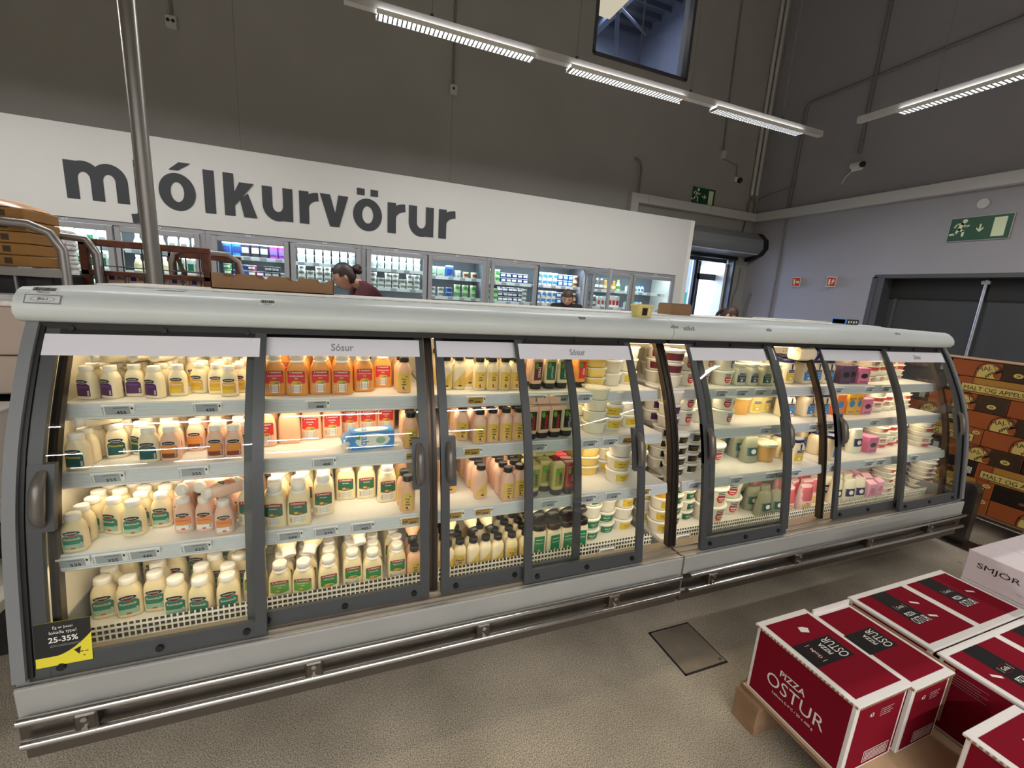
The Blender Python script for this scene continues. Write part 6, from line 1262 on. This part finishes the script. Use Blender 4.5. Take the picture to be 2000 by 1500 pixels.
# rusty mesh cages
RUST = mat('rusty_steel', (112, 70, 54), .6, .5, noise=.35, nscale=18)
def cage(x0, x1, y, H, label, hood=0, n=6):
    r = empty('mesh_trolley', ((x0+x1)/2, y, 0), label=label, cat='roll cage', group='rusty mesh trolleys'); a = (x1-x0)/2
    b = MB(); m = RUST
    b.box(-a, -a+.04, -.02, .02, .1, H, m, .004); b.box(a-.04, a, -.02, .02, .1, H-.02, m, .004); b.box(-a, a, -.02, .02, H-.03, H+.01, m, .004); b.box(-a, a, -.02, .02, 1.50, 1.53, m, .003); b.box(-a, a, -.02, .02, .8, .83, m)
    b.tube([(-a+.04, 0, 1.68), (-a+.10, 0, 1.5), (-a+.12, 0, 1.2)], .012, m, 8); b.build('frame', r)
    b = MB()
    for k in range(n): xx = -a+.1+(2*a-.16)*k/(n-1); b.tube([(xx, 0, .2), (xx, 0, H-.02)], .004, M['gatef'], 6)
    for z in (1.56, 1.0, .4): b.tube([(-a, 0, z), (a, 0, z-.01)], .004, M['gatef'], 6)
    b.build('wire_mesh', r)
    b = MB(); b.box(-a, a, 0, .4, .1, .14, m); b.build('base', r)
    for x in (-a+.05, a-.05):
        for y_ in (.05, .35): q = MB(); q.cyl((x-.012, y_, .05), (x+.012, y_, .05), .05, M['black'], 14); q.build('caster', r)
    return r
cage(-1.45, -.80, 3.4, 1.70, 'rusty mesh trolley standing behind the pole, full width')
r = cage(-1.17, -.72, 3.9, 1.68, 'second trolley with bent tube hoop behind the rusty one', n=4)
b = MB(); b.tube([(-.2, -.05, .2), (-.2, -.05, 1.60), (-.18, -.05, 1.68), (-.12, -.05, 1.71), (.15, -.05, 1.70), (.22, -.05, 1.65), (.24, -.05, 1.55), (.24, -.05, .2)], .016, M['pole'], 10); b.build('tube_hoop', r)
b = MB(); b.box(-.01, .08, -.075, -.07, 1.46, 1.56, M['tag']); 
for k in range(5): b.box(.0, .06, -.076, -.075, 1.475+.015*k, 1.478+.015*k, M['signtxt'])
b.build('document_card', r)
PKB = mat('milk_box_pink', (222, 196, 178), .7)
for i in range(6):
    for j in range(2):
        x = -1.38+i*.108; z = 1.36+j*.085
        q = MB(); q.box(x, x+.104, 3.50, 3.72, z, z+.083, PKB, .003); q.box(x+.012, x+.04, 3.4985, 3.50, z+.03, z+.055, pm('logo_blue', (46, 56, 150), .5)); q.box(x+.048, x+.062, 3.4985, 3.50, z+.035, z+.05, GOLD)
        q.text('Skyr', pm('logo_blue', (46, 56, 150)), XZ(x+.075, 3.498, z+.042), h=.02, bold=.03)
        tag(q.build('small_carton'), 'pale carton with blue logo in rusty trolley, %s row, %s from left' % (('lower', 'upper')[j], ORD[i+1]), 'carton', 'pale cartons in the rusty trolley')
b = MB(); b.box(-1.40, -.74, 3.48, 3.78, .15, 1.358, M['cwhite'], .004); tag(b.build('carton_block'), 'tall pale carton block inside the rusty trolley', 'carton')
# stacks left of the refrigerator
KC = mat('kraft_pinkish', (176, 160, 148), .7)
for k, (z0, z1) in enumerate(((1.02, 1.175), (1.18, 1.375))):
    b = MB(); b.box(-2.4, -1.17, 2.32, 2.9, z0, z1, KC, .006); tag(b.build('film_wrapped_box'), '%s of the two film-wrapped kraft boxes left of the refrigerator' % ('lower', 'upper')[k], 'box', 'kraft boxes left of the refrigerator')
b = MB(); b.box(-2.42, -1.165, 2.312, 2.9, 1.3755, 1.395, WRAP, .004); tag(b.build('film_edge'), 'shiny crumpled film around the kraft boxes at left', 'film')
b = MB(); b.box(-2.4, -1.2, 2.34, 2.9, .0, .985, M['black']); tag(b.build('dark_stack'), 'dark crates under the film-wrapped kraft boxes', 'crate')
r = empty('open_carton', (-1.5, 2.0, 0), label='tall white carton with notched top flap at left edge', cat='box')
b = MB(); b.box(-.5, .33, -.12, .2, .62, 1.01, PW, .004); b.build('carton_body', r)
b = MB(); b.box(-.5, .335, -.125, .205, 1.01, 1.018, PW); b.box(.27, .336, -.126, -.124, .97, 1.0, M['cbrown']); b.build('flap', r)
r = empty('shelf_rack', (-1.5, 1.95, 0), label='dark rack with a beige shelf board left of the refrigerator', cat='shelf rack')
b = MB(); b.box(-.5, .42, .1, .35, .02, .6, M['black']); b.build('back_panel', r)
b = MB(); b.box(-.5, .42, -.35, .3, .40, .44, M['inner'], .003); b.build('shelf_board', r)
b = MB(); b.box(-.5, .38, -.3, .3, .585, .615, M['black']); b.build('shelf_board', r)
b = MB(); b.prism([(-.42, 0), (-.36, .0), (-.30, .36), (-.36, .36)], .30, .36, M['endgrey']); b.build('foot_plate', r)
# ================================================================ people
SKIN = mat('skin', (206, 158, 132), .5); SKIN2 = mat('skin_girl', (214, 170, 146), .5); HAIR = mat('hair_dark', (44, 26, 24), .5, noise=.3, nscale=60); HAIR2 = mat('hair_brown', (64, 44, 34), .5, noise=.3, nscale=60)
MAROON = mat('jacket_maroon', (72, 24, 38), .8, noise=.18, nscale=14, bump=.3, bscale=20); DKC = mat('hoodie_black', (24, 22, 26), .85); JEAN = mat('trousers_dark', (36, 38, 48), .8); SHOE = mat('shoe_black', (20, 20, 22), .5); LIP = mat('lip', (160, 90, 84), .5); EYEW = mat('eye_white', (226, 222, 216), .3)
def skin(name, verts, edges, m, parent=None, sub=2):
    me = bpy.data.meshes.new(name); me.from_pydata([v[:3] for v in verts], edges, []); me.materials.append(m)
    o = bpy.data.objects.new(name, me); col.objects.link(o); s = o.modifiers.new('skin', 'SKIN'); s.use_smooth_shade = True
    for i, v in enumerate(verts):
        sv = me.skin_vertices[0].data[i]; r = v[3]; sv.radius = r if isinstance(r, tuple) else (r, r)
    me.skin_vertices[0].data[0].use_root = True
    ss = o.modifiers.new('sub', 'SUBSURF'); ss.levels = sub; ss.render_levels = sub
    bpy.context.view_layer.update(); dg = bpy.context.evaluated_depsgraph_get(); nm = bpy.data.meshes.new_from_object(o.evaluated_get(dg))
    V = [tuple(v.co) for v in nm.vertices]; F = [tuple(p.vertices) for p in nm.polygons]; bpy.data.objects.remove(o); bpy.data.meshes.remove(me); bpy.data.meshes.remove(nm)
    return V, F
def head_into(b, M4, sk, open_eye=1):
    """head about the origin = centre of the skull, face towards -y, height .23"""
    n, h = 28, 20; vs = []
    for i in range(h+1):
        a = PI*i/h-PI/2
        for k in range(n):
            t = 2*PI*k/n; x = math.cos(a)*math.cos(t); y = math.cos(a)*math.sin(t); z = math.sin(a)
            X = x*.073; Y = y*.093; Z = z*.115
            if z < 0: X *= 1-.32*(-z)**1.3; Y = Y*(1-.22*(-z)) if y > 0 else Y*(1-.08*(-z))
            if y < -.2 and z < 0: Z -= .004
            if y < -.5:      # face relief
                g = lambda cx, cz, s: math.exp(-(((X-cx)/s)**2+((Z-cz)/s)**2))
                Y -= .022*math.exp(-((X/.011)**2+((Z+.022)/.020)**2)) + .008*math.exp(-((X/.008)**2+((Z-.005)/.03)**2))
                Y += .010*(g(.030, .006, .016)+g(-.030, .006, .016)); Y -= .005*math.exp(-((X/.022)**2+((Z+.055)/.009)**2)); Y -= .007*math.exp(-((X/.02)**2+((Z+.092)/.014)**2)); Y -= .004*math.exp(-((Z-.03)/.012)**2)
            vs.append((X, Y, Z))
    b.add(vs, [(i*n+k, i*n+(k+1) % n, (i+1)*n+(k+1) % n, (i+1)*n+k) for i in range(h) for k in range(n)], sk, True, M4)
    for s in (1, -1):
        b.sphere((s*.030, -.077, .005), (.012, .009, .0075 if open_eye else .005), EYEW, 12, M4); b.sphere((s*.030, -.0855, .004), (.0055, .002, .0055), M['ink'], 8, M4)
        b.box(s*.030-.015, s*.030+.015, -.088, -.083, .0215, .0255, HAIR, .001, M4); b.box(s*.030-.013, s*.030+.013, -.0885, -.082, .0095, .0115, HAIR, .0005, M4)
        b.sphere((s*.073, .008, -.008), (.010, .020, .031), sk, 12, M4)
    b.sphere((0, -.0925, -.050), (.020, .005, .004), LIP, 12, M4); b.sphere((0, -.0915, -.0575), (.017, .005, .0045), LIP, 12, M4)
def hair_into(b, M4, m, bun=0, pony=0, part=0):
    n, h = 28, 18; vs = []; keep = []
    for i in range(h+1):
        a = PI*i/h-PI/2
        for k in range(n):
            t = 2*PI*k/n; x = math.cos(a)*math.cos(t); y = math.cos(a)*math.sin(t); z = math.sin(a)
            wv = 1+.012*math.sin(k*5+i); vs.append((x*.081*wv, y*.102*wv+.004, z*.123*wv+.004)); keep.append((x, y, z))
    fs = []
    for i in range(h):
        for k in range(n):
            q = (i*n+k, i*n+(k+1) % n, (i+1)*n+(k+1) % n, (i+1)*n+k); c = [sum(keep[j][d] for j in q)/4 for d in range(3)]
            if c[2] > (.42 if c[1] < -.45 else (.05 if c[1] < -.1 else (-.25 if c[1] < .25 else -.62))): fs.append(q)
    b.add(vs, fs, m, True, M4)
    if bun:
        for k in range(6): a = k*1.05; b.sphere((.018*math.cos(a), .125+.018*math.sin(a*1.7), .028+.018*math.sin(a)), (.030, .030, .032), m, 12, M4)
    if pony: b.tube([(0, .09, .03), (0, .13, .0), (0, .135, -.08), (0, .12, -.16)], [.02, .025, .022, .008], m, 12, True, M4)
def hand_verts(wp, d, side):
    """palm + five fingers as (verts, edges) from wrist point along direction d"""
    return None
def person(name, loc, rz, label, hm, skm, jm, lean=0, hpitch=0, hyaw=0, bun=0, pony=0, Hs=1.0, arms=None, hood=0, glasses=0, hoff=None):
    """standing figure facing local -y; lean = forward bend of the torso (radians)"""
    r = empty(name, loc, rz, label=label, cat='person'); s = Hs
    hip = Vector((0, 0, .90*s)); sp = lambda t, f=0: Vector((0, -math.sin(lean*t)*.52*t*s*1.0+f, .90*s+math.cos(lean*t)*.52*t*s))
    ch = sp(.75); nk = sp(1.0); hd = nk+(Vector(hoff) if hoff else Vector((0, -math.sin(lean*.8+.15)*.17*s, math.cos(lean*.8)*.155*s)))
    V = []; E = []
    def v(p, q): V.append((p[0], p[1], p[2], q)); return len(V)-1
    a0 = v(hip, (.12*s, .085*s)); a1 = v(sp(.35), (.095*s, .07*s)); a2 = v(ch, (.11*s, .07*s)); a3 = v(nk, (.05*s, .05*s)); a4 = v(nk+(hd-nk)*.5, (.05*s, .052*s)); a5 = v(hd-(hd-nk)*.1, (.045*s, .05*s)); E += [(a0, a1), (a1, a2), (a2, a3), (a3, a4), (a4, a5)]
    A = {}
    for sd in (1, -1):
        k = v(hip+Vector((sd*.09*s, .0, -.06)), .095*s); kn = v((sd*.10*s, -.02, .48*s), .062*s); an = v((sd*.10*s, .02, .09), .04*s); ft = v((sd*.11*s, -.06, .045), .038*s); to = v((sd*.12*s, -.15, .035), .03*s); E += [(a0, k), (k, kn), (kn, an), (an, ft), (ft, to)]
        sh = sp(.92)+Vector((sd*.165*s, 0, -.01)); shi = v(sh, .045*s); el, wr = (arms or {}).get(sd, (sh+Vector((sd*.05, .03, -.29*s)), sh+Vector((sd*.03, -.12, -.50*s)))); eli = v(el, .042*s); wri = v(wr, .027*s); E += [(a2, shi), (shi, eli), (eli, wri)]
        d = (Vector(wr)-Vector(el)).normalized(); sdv = d.cross(Vector((0, 0, 1))).normalized()
        pl = v(Vector(wr)+d*.05, (.036*s, .016*s)); E.append((wri, pl)); A[sd] = (sh, Vector(el), Vector(wr), d, sdv)
        for f in range(4):
            o_ = (f-1.5)*.019; L = (.075, .085, .078, .06)[f]; p1 = Vector(wr)+d*.09+sdv*o_; p2 = p1+d*L*.55+Vector((0, 0, -.008)); p3 = p2+d*L*.4+Vector((0, 0, -.018)); i1 = v(p1, .0095); i2 = v(p2, .0085); i3 = v(p3, .007); E += [(pl, i1), (i1, i2), (i2, i3)]
        t1 = v(Vector(wr)+d*.045+sdv*(-.035)*sd, .011); t2 = v(Vector(wr)+d*.085+sdv*(-.05)*sd, .009); E += [(pl, t1), (t1, t2)]
    SV, SF = skin('t', V, E, skm); b = MB(); b.add(SV, SF, skm, True)
    HM = Matrix.Translation(hd) @ Matrix.Rotation(hyaw, 4, 'Z') @ Matrix.Rotation(hpitch, 4, 'X'); head_into(b, HM, skm, 1 if hpitch < .2 else 0)
    b.build('body', r)
    b = MB(); hair_into(b, HM, hm, bun, pony); 
    if glasses:
        for s_ in (1, -1): b.tube([(s_*.03+.017*math.cos(t), -.094, .005+.014*math.sin(t)) for t in [2*PI*q/14 for q in range(14)]], .0015, M['ink'], 6, M4=HM, closed=True)
    b.build('hair', r)
    J = []; JE = []
    def j(p, q): J.append((p[0], p[1], p[2], q)); return len(J)-1
    b0 = j(hip+Vector((0, 0, -.06)), (.175*s, .135*s)); b1 = j(sp(.35), (.155*s, .125*s)); b2 = j(ch, (.20*s, .15*s)); b3 = j(sp(.99), (.10*s, .10*s)); JE += [(b0, b1), (b1, b2), (b2, b3)]
    if hood: b4 = j(sp(.98)+Vector((0, .07, .03)), (.10, .06)); JE.append((b3, b4))
    for sd in (1, -1):
        sh, el, wr, d, _ = A[sd]; c0 = j(sh, .092*s); c1 = j(el, .065*s); c2 = j(wr-d*.02, .043*s); JE += [(b2, c0), (c0, c1), (c1, c2)]
    SV, SF = skin('t', J, JE, jm); b = MB(); b.add(SV, SF, jm, True); b.build('jacket', r)
    T = []; TE = []
    def t_(p, q): T.append((p[0], p[1], p[2], q)); return len(T)-1
    c0 = t_(hip+Vector((0, 0, .02)), (.158*s, .118*s))
    for sd in (1, -1): k = t_(hip+Vector((sd*.09*s, 0, -.08)), .105*s); kn = t_((sd*.10*s, -.02, .48*s), .075*s); an = t_((sd*.10*s, .02, .10), .056*s); TE += [(c0, k), (k, kn), (kn, an)]
    SV, SF = skin('t', T, TE, JEAN); b = MB(); b.add(SV, SF, JEAN, True); b.build('trousers', r)
    for sd in (1, -1): b = MB(); b.loft([(0, .095, .27, 3), (.03, .098, .27, 3), (.06, .085, .22, 2.6, 0, .01), (.09, .08, .12, 2.2, 0, .06)], SHOE, 20, M4=Matrix.Translation((sd*.11*s, -.05, 0))); b.build('shoe', r)
    return r
V_ = Vector
person('person', (.40, 4.42, 0), -1.48, 'person in maroon jacket with dark hair bun leaning towards the cooler', HAIR, SKIN, MAROON, lean=.45, hpitch=.35, hyaw=-.1, bun=1, Hs=1.12, hoff=(0, -.14, .075), glasses=1,
       arms={1: (V_((.25, -.42, 1.05)), V_((.2, -.62, 1.1))), -1: (V_((-.25, -.42, 1.05)), V_((-.2, -.62, 1.1)))})
person('person', (2.87, 5.42, 0), -.42, 'person in black hoodie with parted hair looking down at open cooler', HAIR2, SKIN2, DKC, lean=.10, hpitch=.38, hyaw=-.1, pony=1, Hs=1.02, hood=1, hoff=(0, -.045, .095))
person('person', (4.93, 4.95, 0), .3, 'person mostly hidden behind the refrigerator near the street door', HAIR2, SKIN2, DKC, lean=.5, hpitch=.6, hyaw=.3, Hs=.97, pony=1)
